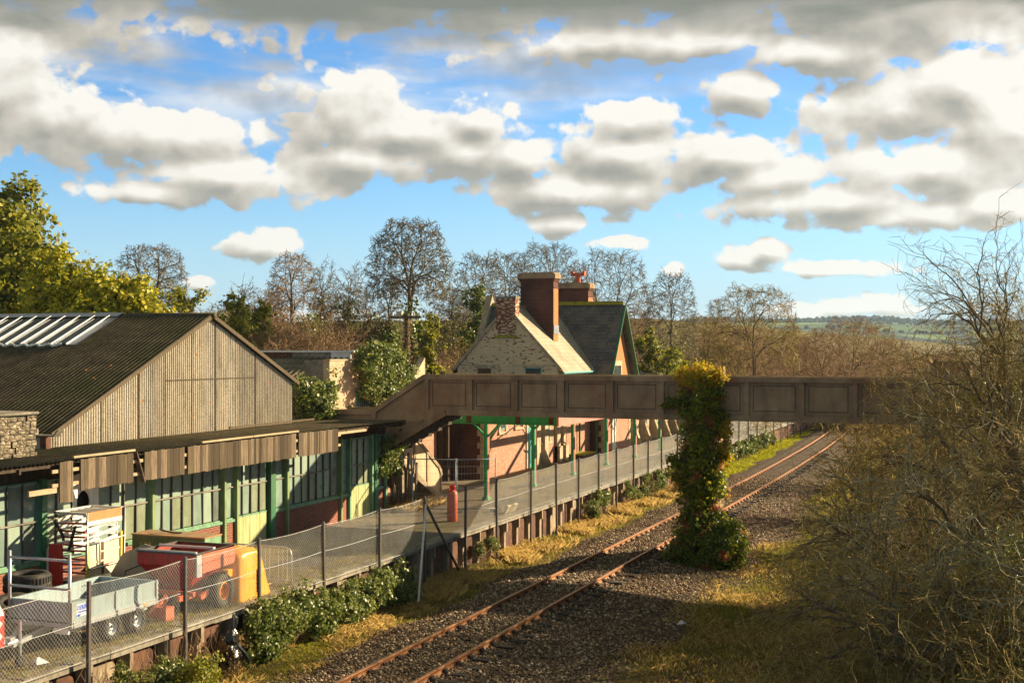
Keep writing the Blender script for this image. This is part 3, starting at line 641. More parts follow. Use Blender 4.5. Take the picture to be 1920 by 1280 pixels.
# ================================================================== GROUND
def build_ground():
    xs = np.concatenate([-np.geomspace(4000, 62, 26), np.arange(-60, -22, 1.5), np.arange(-22, 6, 0.25), np.arange(6, 40, 2), np.geomspace(42, 4000, 26)])
    ys = np.concatenate([-np.geomspace(400, 5, 12), np.arange(0, 16, 2), np.arange(16, 75, 0.3), np.arange(75, 170, 2.5), np.geomspace(175, 7000, 34)])
    XX, YY = np.meshgrid(xs, ys, indexing='ij'); ZZ = gz(XX, YY)
    rng = np.random.default_rng(1); ZZ = ZZ+rng.normal(0, 0.012, ZZ.shape)*(np.abs(XX+10) < 16)
    V = np.stack([XX, YY, ZZ], -1).reshape(-1, 3); nx, ny = XX.shape
    i, j = np.meshgrid(np.arange(nx-1), np.arange(ny-1), indexing='ij'); b = (i*ny+j).ravel()
    tag(raw('ground', V, np.stack([b, b+ny, b+ny+1, b+1], 1), 'ground_earth', None, True), None, None, None, 'structure')
    # ballast bed
    def prof(X): 
        return np.interp(X, [-16.0, -15.3, -14.6, -14.0, -11.75, -11.15, -8.8, -8.0, -7.2], [-0.55, -0.27, -0.12, 0.0, 0.005, -0.075, -0.20, -0.26, -0.5])
    xs = np.arange(-16, -7.1, 0.12); ys = np.concatenate([np.arange(12, 75, 0.15), np.arange(75, 260, 2.0)])
    XX, YY = np.meshgrid(xs, ys, indexing='ij')
    wob = 0.25*np.sin(YY*0.7)+0.15*np.sin(YY*1.9+1)
    ZZ = prof(XX+wob*(np.abs(XX+12) > 2.5)*0.8)+rng.normal(0, 0.012, XX.shape)
    XX2 = XX+curve(YY)
    V = np.stack([XX2, YY, ZZ], -1).reshape(-1, 3); nx, ny = XX.shape
    i, j = np.meshgrid(np.arange(nx-1), np.arange(ny-1), indexing='ij'); b = (i*ny+j).ravel()
    tag(raw('ballast', V, np.stack([b, b+ny, b+ny+1, b+1], 1), 'ballast_stone', None, True), None, None, None, 'structure')
    # loose stones lying on the bed
    n = 90000; Y = 16+56*rng.random(n)**1.35; X = rng.uniform(-15.5, -7.9, n)
    keep = rng.random(n) < np.interp(X, [-15.6, -15.0, -14.2, -9.5, -8.6, -7.8], [0.1, 0.7, 1, 1, 0.6, 0.15]); X = X[keep]; Y = Y[keep]; n = len(X)
    wob = 0.25*np.sin(Y*0.7)+0.15*np.sin(Y*1.9+1); Z = np.maximum(prof(X+wob*(np.abs(X+12) > 2.5)*0.8), gz(X, Y))+0.005
    s = rng.uniform(0.020, 0.046, n)
    base = np.array([[1, 0, 0], [0, 1, 0], [-1, 0, 0], [0, -1, 0], [0.1, 0, 1], [0, 0.1, -1]])
    a = rng.uniform(0, 6.28, n); V = base[None]*(1+rng.uniform(-.35, .45, (n, 6, 1))); V = V*np.stack([rng.uniform(.8, 1.5, n), rng.uniform(.7, 1.2, n), rng.uniform(.5, 1, n)], 1)[:, None]
    V = V+rng.normal(0, 0.18, V.shape); c, sn = np.cos(a)[:, None], np.sin(a)[:, None]
    V = np.stack([V[..., 0]*c-V[..., 1]*sn, V[..., 0]*sn+V[..., 1]*c, V[..., 2]], -1)*s[:, None, None]+np.stack([X, Y, Z], 1)[:, None]
    f = np.array([[0, 1, 4], [1, 2, 4], [2, 3, 4], [3, 0, 4], [1, 0, 5], [2, 1, 5], [3, 2, 5], [0, 3, 5]])
    Fq = (f[None]+(np.arange(n)*6)[:, None, None]).reshape(-1, 3)
    tag(raw('ballast_stones', V.reshape(-1, 3), Fq, 'loose_stone'), 'loose brown stones scattered over the track bed', None, None, 'stuff')
def curve(Y): return -0.00045*np.clip(np.asarray(Y, float)-60, 0, None)**2
build_ground()

def build_track():
    t = thing('railway_track', 'single rusty railway track running through the old station under the footbridge', 'railway track', (-12.45, 20, -0.02))
    for X0 in (-13.2, -11.7):
        ys = np.concatenate([np.arange(12, 60, 6), np.arange(60, 240, 4)]); prof = [(-.050, -.02), (.050, -.02), (.050, .0), (.012, .02), (.012, .105), (.040, .112), (.040, .155), (-.040, .155), (-.040, .112), (-.012, .105), (-.012, .02), (-.050, .0)]
        V = []; k = len(prof)
        for y in ys: cx = X0+float(curve(y)); V += [(cx+p[0], y, p[1]) for p in prof]
        Fq = [(i*k+j, i*k+(j+1) % k, (i+1)*k+(j+1) % k, (i+1)*k+j) for i in range(len(ys)-1) for j in range(k)]
        r = raw('rail', V, Fq, 'rail_rust', t)
        ht = MB()
        for i in range(len(ys)-1):
            a = X0+float(curve(ys[i])); b = X0+float(curve(ys[i+1])); ht.quad((a-.03, ys[i], .158), (a+.03, ys[i], .158), (b+.03, ys[i+1], .158), (b-.03, ys[i+1], .158))
        ht.build('rail_head', 'rail_top', r)
        cm = None; rest = MB()
        for i in range(150):
            y = 20.3+i*0.70; cx = X0+float(curve(y))
            if i < 100:
                if cm is None:
                    q = MB(); q.box(-.15, -.035, -.07, .07, -.02, .035); q.box(.035, .15, -.07, .07, -.02, .035); q.box(-.035, .035, -.09, .09, -.035, -.021); q.tube([(.055, -.07, .06), (.055, .07, .06)], .028, 6)
                    c = q.build('rail_chair', 'sleeper_wood', r); cm = c; base = c.location.copy()
                else: c = cm.copy(); COL.objects.link(c); c.parent = r
                c.location = base+Vector((cx, y, 0))
            else: rest.box(cx-.17, cx-.035, y-.09, y+.09, -.02, .05); rest.box(cx+.035, cx+.17, y-.09, y+.09, -.02, .05)
        tag(rest.build('far_rail_chairs', 'sleeper_wood', r), None, None, None, 'stuff')
    rng = random.Random(4)
    for i in range(100):
        y = 20.3+i*0.70; cx = -12.45+float(curve(y)); a = rng.uniform(-.02, .02)
        q = MB(); q.beam((cx-1.3, y-a, -.045), (cx+1.34+rng.uniform(-.05, .08), y+a, -.055+rng.uniform(-.03, .012)), .24, .10); q.build('sleeper', 'sleeper_wood', t)
build_track()

# ================================================================== PLATFORM
PX = -16.9; PZ = 1.05
def build_platform():
    t = MB(); pl = MB(); y0, y1 = 8, 190
    pl.prism('X', [(y0, 0.86), (y1, 0.86), (y1, PZ), (y0, PZ)], -24.9, PX-0.42)
    o = pl.build('platform', 'platform_tarmac'); tag(o, None, None, None, 'structure')
    c = MB(); rng = random.Random(3); y = y0
    while y < 150:
        l = 1.2+rng.uniform(-.03, .03); dz = rng.uniform(-.012, .012); c.box(PX-0.42, PX+rng.uniform(-.01, .012), y+.006, y+l-.006, 0.90+dz, PZ+0.012+dz); y += l
    c.build('coping', 'coping_concrete', o)
    for (a0, a1, b0, b1) in ((-19.2, -17.9, 46.2, 48.9), (-20.6, -19.9, 52, 60), (-18.6, -17.6, 57.5, 59.2), (-19.6, -18.2, 31.2, 34.0), (-21.0, -19.6, 38.5, 40.0), (-18.9, -17.7, 68, 72)):
        q = MB(); n = 14; r_ = random.Random(int(b0)); q.add([((a0+a1)/2+(a1-a0)/2*(abs(math.cos(w))**.5*math.copysign(1, math.cos(w)))*r_.uniform(.93, 1.04), (b0+b1)/2+(b1-b0)/2*(abs(math.sin(w))**.5*math.copysign(1, math.sin(w)))*r_.uniform(.95, 1.03), PZ+.004) for w in [2*math.pi*k/n for k in range(n)]], [tuple(range(n))]); q.build('tarmac_patch', 'tarmac_patch', o)
    w = MB(); w.box(-17.6, -17.28, y0, y1, -.6, 0.86); w.build('rear_wall', 'rust_brown', o)
    # cast panels standing between concrete posts, some with arched tops
    y = 18.0; k = 0
    while y < 95:
        q = MB(); q.box(-17.26, -17.02, y, y+.17, -.5, 0.90); q.box(-17.02, -16.93, y+.03, y+.14, 0.55, 0.90); q.build('support_post', 'post_concrete', o)
        if k < 46:
            p = MB(); a = y+.20; b = y+1.05; r = .16
            pts = [(a, -.5), (b, -.5), (b, .62)]+[(b-r+r*math.cos(w), .62+r*math.sin(w)) for w in (0.4, 0.8, 1.2, 1.57)]+[(a+r-r*math.sin(w), .62+r*math.cos(w)) for w in (0, .4, .8, 1.2)]+[(a, .62)]
            p.prism('X', pts, -17.2, -17.12); p.build('edge_panel', 'rust_brown' if rng.random() < .7 else 'post_concrete', o)
        y += 1.25; k += 1
    g = MB(); g.box(-24.9, -24.7, y0, y1, -.5, 0.86); g.build('back_wall', 'coping_concrete', o)
build_platform()

# ================================================================== GOODS SHED
SX = -21.95
def build_shed():
    t = thing('goods_shed', 'long brick and mint glass workshop with mossy corrugated roof beside the platform', 'shed', (-25, 33, PZ))
    ye = 43.05; ys = 15.0
    # main gabled hall
    GX = -24.5; ridge = (35.6, 8.18); le = (28.1, 4.8); re = (40.8, 5.96); zb = 4.3
    def top(y): return ridge[1]-(ridge[0]-y)*(ridge[1]-le[1])/(ridge[0]-le[0]) if y < ridge[0] else ridge[1]-(y-ridge[0])*(ridge[1]-re[1])/(re[0]-ridge[0])
    corrugated('gable_wall', 'asbestos_wall', t, (GX, le[0]-0.1, zb), (0, 1, 0), (0, 0, 1), re[0]-le[0]+0.1, 4, 0.105, 0.022, clip=lambda u: (0, max(0.05, top(le[0]-0.1+u)-zb-0.03)))
    b = MB(); b.prism('X', [(le[0]+.1, PZ-.1), (re[0]-.05, PZ-.1), (re[0]-.05, re[1]-.1), (ridge[0], ridge[1]-.15), (le[0]+.1, le[1]-.1)], -44, GX-.06); b.build('hall_walls', 'asbestos_wall', t)
    j = MB()
    for y in (30.2, 31.9, 33.2, 34.6, 35.9, 37.1, 38.3): j.box(GX+.016, GX+.034, y-.012, y+.012, zb, top(y)-.05)
    j.box(GX+.016, GX+.036, 33.2, 38.3, 6.15, 6.18); j.build('sheet_joint', 'dark_timber_and_shade', t)
    slope = np.array([0, ridge[0]-le[0], ridge[1]-le[1]]); ls = np.linalg.norm(slope); slope /= ls
    # sheets on the slope facing the camera, in four lapped courses
    ov = 0.16
    rf = corrugated('roof', 'asbestos_roof', t, (GX+ov, ridge[0], ridge[1]+.05), (-1, 0, 0), tuple(-slope), 20, ls+.15, 0.17, 0.042, laps=4)
    sl2 = np.array([0, re[0]-ridge[0], re[1]-ridge[1]]); l2 = np.linalg.norm(sl2); sl2 /= l2
    corrugated('roof', 'asbestos_roof', t, (GX+ov, ridge[0], ridge[1]+.05), (-1, 0, 0), tuple(sl2), 20, l2+.25, 0.146, 0.03, laps=3)
    r = MB(); r.tube([(GX+ov+.05, ridge[0], ridge[1]+.07), (-28.1, ridge[0], ridge[1]+.07)], .10, 8); r.tube([(-28.1, ridge[0], ridge[1]+.07), (-44, ridge[0], ridge[1]+.07)], .10, 8); r.build('ridge_cap', 'asbestos_roof', t, True)
    v = MB(); 
    v.beam((GX+ov-.02, le[0]-.1, le[1]+.0), (GX+ov-.02, ridge[0], ridge[1]+.05), .05, .12); v.beam((GX+ov-.02, ridge[0], ridge[1]+.05), (GX+ov-.02, re[0]+.25, re[1]-.08), .05, .12); v.build('verge_board', 'plank' if False else 'weathered_plank', t)
    # rooflight: lead-flashed patent glazing along the ridge
    n = Vector((0, -slope[2], slope[1])); o0 = Vector((0, ridge[0], ridge[1]))
    def on(x, d, h): return Vector((x, 0, 0))+o0+Vector(tuple(-slope))*d+n*h
    x1, x0 = -28.0, -44; d1 = 2.35
    g = MB(); g.quad(on(x0, .1, .12), on(x1-.35, .1, .12), on(x1-.35, d1, .12), on(x0, d1, .12)); sk = g.build('rooflight', 'dark_glass', t)
    q = MB()
    for k in range(26):
        x = x1-.4-k*0.62; q.beam(on(x, .1, .15), on(x, d1+.1, .15), .05, .05)
    q.build('glazing_bar', 'galvanised', sk)
    q = MB(); q.quad(on(x1, -.05, .13), on(x1-.42, -.05, .13), on(x1-.42, d1+.1, .13), on(x1, d1+.1, .13)); q.quad(on(x0, -.15, .16), on(x1, -.15, .16), on(x1, .18, .16), on(x0, .18, .16)); q.build('lead_flashing', 'lead_grey', sk)
    q = MB(); rng = random.Random(5)
    for k in range(30): x = x1-.6-k*.5; q.tube([on(x, d1+.08, .14), on(x-.25, d1+.14+rng.uniform(0, .1), .12), on(x-.45, d1+.1, .14)], .05, 5)
    q.build('torn_sealant', 'ceramic_white', sk)
    # lean-to: low wall, glazing and flat corrugated roof
    w = MB(); w.box(SX-.24, SX, ys, Yat(441, SX), PZ-.05, 1.92); w.box(SX-.24, SX, Yat(513, SX), Yat(652, SX), PZ-.05, 1.92); w.box(SX-.24, SX, Yat(704, SX), ye, PZ-.05, 1.92); wl = w.build('brick_wall', 'red_brick', t)
    e = MB(); e.box(-24.4, SX-.0, ye, ye+.22, PZ-.05, 4.3); e.build('end_wall', 'dark_brick', t)
    u = MB(); u.box(SX-.3, SX-.02, ys, ye, 3.9, 4.32); u.build('head_beam', 'dark_timber_and_shade', t)
    q = MB(); q.box(SX-.1, SX+.05, ys, Yat(441, SX), 1.92, 2.0); q.box(SX-.1, SX+.05, Yat(513, SX), Yat(652, SX), 1.92, 2.0); q.box(SX-.1, SX+.05, Yat(704, SX), ye, 1.92, 2.0); q.build('sill', 'sill_green', t)
    corrugated('lean_to_roof', 'asbestos_roof', t, (-20.85, ys, 4.50), (0, 1, 0), (-1, 0, -0.02), 43.0-ys-0.2, 3.7, 0.146, 0.028)
    s = MB(); s.box(-24.5, -20.95, ys, 42.8, 4.36, 4.44); s.build('roof_boarding', 'dark_timber_and_shade', t)
    s = MB(); s.beam((-20.9, 42.85, 4.42), (-24.5, 42.85, 4.42), .05, .16); s.beam((-24.0, 36, 4.55), (-24.0, 41.5, 4.56), .06, .06); s.build('edge_board', 'weathered_plank', t)
    # posts of the glazed wall: (px, half width m, material, bottom)
    for px, hw, z0, m in ((78, .09, PZ, 'green_paint'), (283, .055, 1.92, 'light_green_paint'), (418, .05, PZ, 'light_green_paint'), (441, .035, PZ, 'light_green_paint'), (508, .14, PZ, 'green_paint'), (536, .05, PZ, 'light_green_paint'), (637, .05, PZ, 'light_green_paint'), (653, .05, PZ, 'sill_green'), (695, .05, PZ, 'sill_green'), (702.5, .13, PZ, 'green_paint'), (720.5, .05, PZ, 'sill_green')):
        y = Yat(px, SX); p = MB(); p.box(SX-.12, SX+.10, y-hw, y+hw, z0, 4.0); p.build('window_post', m, t)
    # windows: (start px, end px, mullion px)
    def Yl(px): return Yat(px, SX)
    wins = [(-120, 70, (-95, -70, -45, -20, 14, 43), 1.99), (86, 135, (107,), 1.99), (186, 276, (209, 233, 256), 1.99), (290, 413, (305, 323, 343, 362, 381, 400), 1.99), (423, 439, (), 1.99), (443, 500, (455, 471, 487), 2.0),
            (515, 532, (), 1.99), (540, 634, (552, 566, 580, 594, 607, 620), 1.99), (640, 651, (), 1.99), (655, 694, (660, 671, 683), 2.2), (706.5, 718.5, (), 1.99)]
    rng = random.Random(9)
    for a, b, ms, zb_ in wins:
        ya, yb = Yl(a), Yl(b); zt = 3.95; zm = 2.97
        fr = MB(); fr.box(SX-.05, SX+.0, ya, yb, zb_, zb_+.05); fr.box(SX-.05, SX+.0, ya, yb, zt-.05, zt)
        fo = fr.build('window', 'sill_green', t)
        mu = MB()
        for m in ms: y = Yl(m); mu.box(SX-.06, SX+.006, y-.016, y+.016, zb_, zt)
        mu.build('glazing_bar', 'dark_steel', fo); mu = MB(); mu.box(SX-.06, SX+.010, ya, yb, zm-.016, zm+.016); mu.build('transom', 'coping_concrete', fo)
        gl = MB(); ed = [ya]+[Yl(m) for m in ms]+[yb]
        for i in range(len(ed)-1):
            for z0, z1 in ((zb_+.05, zm), (zm, zt-.05)):
                d = rng.uniform(-.008, .008); e2 = rng.uniform(-.012, .012); gl.quad((SX-.04+d, ed[i]+.02, z0+.02), (SX-.04-d+e2, ed[i+1]-.02, z0+.02), (SX-.04-d, ed[i+1]-.02, z1-.02), (SX-.04+d+e2, ed[i]+.02, z1-.02))
        gl.build('pane', 'mint_glass', fo)
    # round-holed panel
    ya, yb = Yl(136), Yl(185); pn = MB(); zc = 3.25; yc = (Yl(157)); ry = .26; rz = .30; k = 24
    outer = []; inner = []
    for i in range(k):
        w = 2*math.pi*i/k; inner.append((yc+ry*math.cos(w), zc+rz*math.sin(w)))
        cx, sx = math.cos(w), math.sin(w); hy = (yb-yc) if cx > 0 else (yc-ya); hz = .75 if sx > 0 else 1.26; mlt = min(hy/max(1e-6, abs(cx)), hz/max(1e-6, abs(sx))); outer.append((yc+cx*mlt, zc+sx*mlt))
    vs = [(SX-.0, p[0], p[1]) for p in outer]+[(SX-.0, p[0], p[1]) for p in inner]+[(SX-.05, p[0], p[1]) for p in inner]; fs = [(i, (i+1) % k, k+(i+1) % k, k+i) for i in range(k)]+[(k+i, k+(i+1) % k, 2*k+(i+1) % k, 2*k+i) for i in range(k)]
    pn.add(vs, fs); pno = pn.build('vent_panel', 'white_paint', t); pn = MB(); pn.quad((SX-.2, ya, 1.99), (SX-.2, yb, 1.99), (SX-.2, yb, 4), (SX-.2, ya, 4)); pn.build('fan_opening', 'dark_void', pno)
    # boarded doors
    for a, b in ((443, 500), (655, 694)):
        ya, yb = Yl(a), Yl(b); d = MB(); n = 9
        for i in range(n): y0 = ya+(yb-ya)*i/n; d.box(SX-.06, SX-.004+random.uniform(-.006, .006), y0+.006, ya+(yb-ya)*(i+1)/n-.006, PZ+.02, 2.02 if a < 600 else 2.2)
        d.build('door', 'door_green', t)
    # timber fascia hanging from the eave: separate vertical boards with gaps
    FX = -20.80
    for a, b, dz in ((112, 137, .08), (151, 250, 0), (271, 346, 0), (352, 555, 0), (560, 594, 0), (595, 634, 0)):
        y = Yat(a, FX); y1 = Yat(b, FX); f = MB(); w_ = .135
        while y < y1-.02:
            yb = min(y+w_, y1); l = .80+rng.uniform(-.014, .014)+dz*2; f.box(FX-.022+rng.uniform(-.006, .006), FX+rng.uniform(0, .01), y+.003, yb-.003, 4.50-dz-l+.06, 4.50-dz*.2+rng.uniform(-.012, .012)); y = yb
        f.build('fascia_boards', 'weathered_plank', t)
    f = MB(); f.beam((FX-.01, Yat(254, FX), 4.52), (FX, Yat(269, FX), 3.72), .03, .13, (1, 0, 0)); f.build('loose_board', 'weathered_plank', t, label='slipped board hanging at an angle')
    for a, b in ((137, 252), (378, 473), (474, 559)): B('top_rail', 'bare_timber', t, (FX-.02, FX+.035, Yat(a, FX), Yat(b, FX), 4.55, 4.60))
    f = MB()
    for z in (4.28, 3.95): f.box(FX-.07, FX-.025, Yat(100, FX), Yat(640, FX), z-.04, z+.04)
    f.box(FX-.08, FX-.02, Yat(56, FX), Yat(108, FX), 3.78, 3.90); f.box(FX-.08, FX-.02, Yat(634, FX), Yat(688, FX), 4.30, 4.38)
    f.build('fascia_rail', 'bare_timber', t)
    f = MB()
    for k in range(20):
        y = 16+k*1.4
        if y < 42.6: f.beam((SX-.1, y, 4.28), (-20.9, y, 4.36), .06, .12)
    f.build('rafter', 'dark_timber_and_shade', t)
    f = MB(); f.tube([(-20.82, 42.3, 4.2), (-21.3, 43.2, 4.1)], .05, 6); f.build('downpipe', 'rust_brown', t)
    # dead space behind the fascia
    return t
build_shed()
def stone_chimney():
    t = thing('stone_stack', 'square rubble stone chimney stub poking through the lean-to roof at the far left', 'stone stack', (-23.2, 25.5, 4.5))
    q = MB(); rng = random.Random(2); x0, x1, y0, y1 = -24.2, -22.8, 24.4, Yat(68, -22.8)
    for c in range(7):
        z = 4.42+c*.155; d = rng.uniform(-.025, .025); y = y0
        while y < y1: l = rng.uniform(.22, .42); e = min(y+l, y1); q.box(x0, x1+d+rng.uniform(-.02, .03), y+.008, e-.008, z+.006, z+.15); y = e
        x = x0
        while x < x1: l = rng.uniform(.22, .42); e = min(x+l, x1); q.box(x+.008, e-.008, y0-.02+rng.uniform(-.02, .02), y0+.3, z+.006, z+.149); x = e
    q.build('stonework', 'rubble_stone', t, bevel=.015)
    B('coping', 'coping_concrete', t, (x0-.03, x1+.06, y0-.05, y1+.05, 5.51, 5.58), bevel=.02)
    t = thing('roof_gutter', 'short grey metal gutter end jutting from the shed eave beside the stone stack', 'gutter', (-24, 27.5, 4.9))
    q = MB(); q.prism('Y', [(-24.6, 4.98), (-24.6, 4.80), (-23.85, 4.80), (-23.7, 4.98), (-23.75, 4.98), (-23.88, 4.84), (-24.56, 4.84), (-24.56, 4.98)], 27.5, 27.72); q.build('trough', 'coping_concrete', t)
    q = MB(); q.box(-24.4, -24.2, 27.6, 27.8, 4.4, 4.8); q.build('bracket', 'rust_brown', t)
stone_chimney()

# ================================================================== FOOTBRIDGE
BY0, BY1 = 43.3, 45.45
def build_bridge():
    t = thing('footbridge', 'brown concrete panelled footbridge spanning the track with a stair at its left end', 'footbridge', (-16, 44.3, 0))
    def girder(y, front):
        o = y+.05 if front else y-.05
        g = MB(); xl, xr = -20.35, 8.0
        ya, yb = (y+.10, y+.20) if front else (y-.20, y-.10)
        g.prism('Y', [(xl, 6.2), (-22.45, 4.88), (-24.66, 4.82), (-24.66, 3.2), (-22.7, 3.05), (-19.6, 4.70), (xr, 4.70), (xr, 6.2)], ya, yb)
        go = g.build('parapet', 'bridge_concrete', t)
        # raised rails and stiles; inner fillets coloured dark as recess shade
        h = MB(); yf0, yf1 = (y, y+.10) if front else (y-.10, y)
        xs = [Xat(p, y) for p in (799, 881, 966, 1053, 1145, 1240)]; xs += [Xat(1297, y), Xat(1399, y), Xat(1503, y)]
        while xs[-1] < xr-1.9: xs.append(xs[-1]+1.72)
        h.box(xl+.0, xr, yf0-(.03 if front else 0), yf1+(0 if front else .03), 6.02, 6.202); h.box(-19.45, xr, yf0, yf1, 4.698, 4.90)
        for x in xs: h.box(x-.085, x+.085, yf0+.002, yf1, 4.90, 6.02)
        # bars of the sloping flight
        h.beam((-22.45, (yf0+yf1)/2, 4.80), (-20.35, (yf0+yf1)/2, 6.12), .10, .17); h.beam((-22.5, (yf0+yf1)/2, 3.13), (-19.5, (yf0+yf1)/2, 4.79), .10, .20)
        h.box(-24.66, -22.46, yf0, yf1, 4.66, 4.83); h.box(-22.55, -22.38, yf0+.002, yf1, 3.3, 4.85); h.box(-24.68, -24.5, yf0+.002, yf1, 3.2, 4.9)
        h.box(-22.38, -20.45, yf0+.03, yf1, 4.42, 4.50)
        h.build('moulding', 'bridge_concrete', go)
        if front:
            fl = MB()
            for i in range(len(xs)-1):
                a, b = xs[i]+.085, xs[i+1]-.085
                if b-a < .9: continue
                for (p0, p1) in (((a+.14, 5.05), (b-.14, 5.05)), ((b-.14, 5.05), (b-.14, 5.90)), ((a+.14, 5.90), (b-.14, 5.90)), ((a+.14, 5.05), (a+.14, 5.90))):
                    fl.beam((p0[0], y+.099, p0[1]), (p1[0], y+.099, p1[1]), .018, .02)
            fl.build('fillet_shade', 'dark_timber_and_shade', go)  # dark strips paint the shade along each panel's recess
    girder(BY0, True); girder(BY1, False)
    d = MB(); d.box(-20.3, 8, BY0+.2, BY1-.2, 4.80, 4.98); d.prism('Y', [(-20.3, 4.98), (-22.6, 3.6), (-24.6, 3.55), (-24.6, 3.35), (-22.5, 3.3), (-19.9, 4.80)], BY0+.2, BY1-.2); d.build('deck', 'bridge_concrete', t)
    # cross ribs of the flight soffit
    for k in range(7):
        x = -22.3+k*.42; z = 3.18+k*.235; q = MB(); q.box(x, x+.12, BY0+.2, BY1-.2, z-.12, z+.1); q.build('soffit_rib', 'dark_timber_and_shade', t)
    # end post, landing posts
    for (x, y, zt) in ((-24.6, BY0+.08, 5.15), ):
        q = MB(); q.box(x-.12, x+.06, y-.1, y+.12, 3.0, zt); q.build('post', 'bridge_concrete', t)
    for (x, y) in ((-22.1, 45.9), (-22.1, 44.9), (-24.4, 45.3)):
        q = MB(); q.box(x-.1, x+.1, y-.1, y+.1, PZ, 3.6); q.build('post', 'post_concrete', t)
    # second flight going down along the platform
    for X in (-22.0, -23.7):
        q = MB(); P = [(44.9, 4.35), (48.2, 2.32), (48.5, 1.95), (48.5, PZ), (47.95, PZ), (45.3, 2.55), (44.9, 2.7)]; q.prism('X', P, X-.08, X); so_ = q.build('stair_parapet', 'tan_render', t)
        q = MB(); q.beam((X-.03, 44.9, 4.32), (X-.03, 48.2, 2.30), .16, .14); q.beam((X-.03, 48.2, 2.32), (X-.03, 48.5, 1.92), .16, .12); q.beam((X-.03, 45.25, 2.62), (X-.03, 48.0, PZ+.08), .16, .14)
        for y in (45.9, 47.1, 48.42): zt = 4.35-(y-44.9)*.615; zb = max(PZ, 2.62-(y-45.25)*.57); q.box(X-.09, X+.04, y-.07, y+.07, zb, min(zt, 4.2))
        q.build('moulding', 'post_concrete', so_)
    q = MB()
    for k in range(14): q.box(-23.62, -22.08, 45.2+k*.22, 45.48+k*.22, 3.5-k*.18-.18, 3.5-k*.18)
    q.build('stair_treads', 'coping_concrete', t)
    q = MB(); q.beam((-21.9, 45.2, 2.35), (-21.9, 48.0, PZ-.0), .10, .10); q.beam((-21.95, 44.2, 3.3), (-21.95, 45.2, 2.4), .10, .10); q.build('brace', 'post_concrete', t)
    # pier under the ivy and its cap blocks
    q = MB(); q.box(-10.35, -9.55, BY0-.35, BY1+.1, -.5, 4.69); q.box(-10.9, -10.5, BY0-.3, BY0+.4, -.4, .55); q.build('pier', 'bridge_concrete', t)
    q = MB(); q.box(-10.3, -9.1, BY0+.05, BY0+.35, 6.2, 6.55); q.build('cap_block', 'bridge_concrete', t, bevel=.02)
    q = MB(); q.box(-2.5, -1.2, BY1, BY1+.4, 5.7, 6.75); q.build('cap_block', 'bridge_concrete', t, bevel=.02)
    q = MB(); q.box(2.5, 4.5, BY0-.3, BY1+.3, 0, 4.69); q.build('abutment', 'bridge_concrete', t)
build_bridge()

# ================================================================== CANOPY FRAME
def build_canopy():
    t = thing('canopy_frame', 'bare green and red steel skeleton of the station platform canopy', 'canopy frame', (-19.7, 60, PZ))
    XO = -16.45; YC = 47.2; zt, zb = 4.68, 4.16; YE = 92
    g = MB(); g.box(-22.9, XO, YC, YC+.10, zb+.03, zt-.03); g.box(-22.9, XO, YC-.06, YC+.16, zb, zb+.03); g.box(-22.9, XO, YC-.06, YC+.16, zt-.03, zt); e = g.build('end_girder', 'bright_green_paint', t)
    r = MB()
    for k in range(58):
        x = -22.8+k*.11; r.tube([(x, YC-.035, zb+.03), (x, YC-.035, zb+.062)], .014, 5)
    for x in (-20.2, -18.1, -16.7): r.box(x-.10, x+.10, YC-.02, YC, zb+.05, zt-.05)
    r.build('rivets', 'rust_brown', e)
    g = MB(); g.box(XO, XO+.08, YC-.06, YE, zb, zt); g.box(XO-.02, XO+.12, YC-.06, YE, zb-.02, zb); g.build('front_girder', 'pink_paint', t)
    g = MB(); g.box(-19.78, -19.64, YC+.2, YE, zb+.12, zt-.1); g.build('post_girder', 'green_paint', t)
    g = MB(); g.box(-22.9, -22.8, YC+.2, YE, zb+.12, zt-.2); g.build('wall_plate', 'green_paint', t)
    k = 0
    for y in (47.9, 53.4, 58.9, 64.4, 69.9, 75.4, 80.9, 86.4, 91.6):
        q = MB(); q.box(-19.80, -19.66, y-.09, y+.09, PZ, zb+.2); q.box(-19.86, -19.60, y-.14, y+.14, PZ, PZ+.12); p = q.build('post', 'bright_green_paint', t)
        q = MB(); q.box(-19.657, -19.640, y-.01, y+.095, PZ+.12, zb+.1); q.build('rusty_flange', 'pink_paint', p, label='faded pink and rusty flange of the post')
        q = MB(); 
        for s in (-1, 1): q.beam((-19.72+s*.05, y, zb-.55), (-19.72+s*.62, y, zb+.02), .07, .07); 
        q.build('brace', 'bright_green_paint', p)
        if k: q = MB(); q.box(-22.85, XO, y-.06, y+.06, zb+.2, zb+.42); q.build('cross_beam', 'green_paint', t)
        k += 1
    # diagonal ties in plan
    g = MB()
    for y in (47.9, 58.9): g.beam((-19.7, y, zb+.2), (-22.8, y+5.5, zb+.2), .05, .05); g.beam((-22.8, y, zb+.2), (-19.7, y+5.5, zb+.2), .05, .05)
    g.build('tie', 'rust_brown', t)
build_canopy()

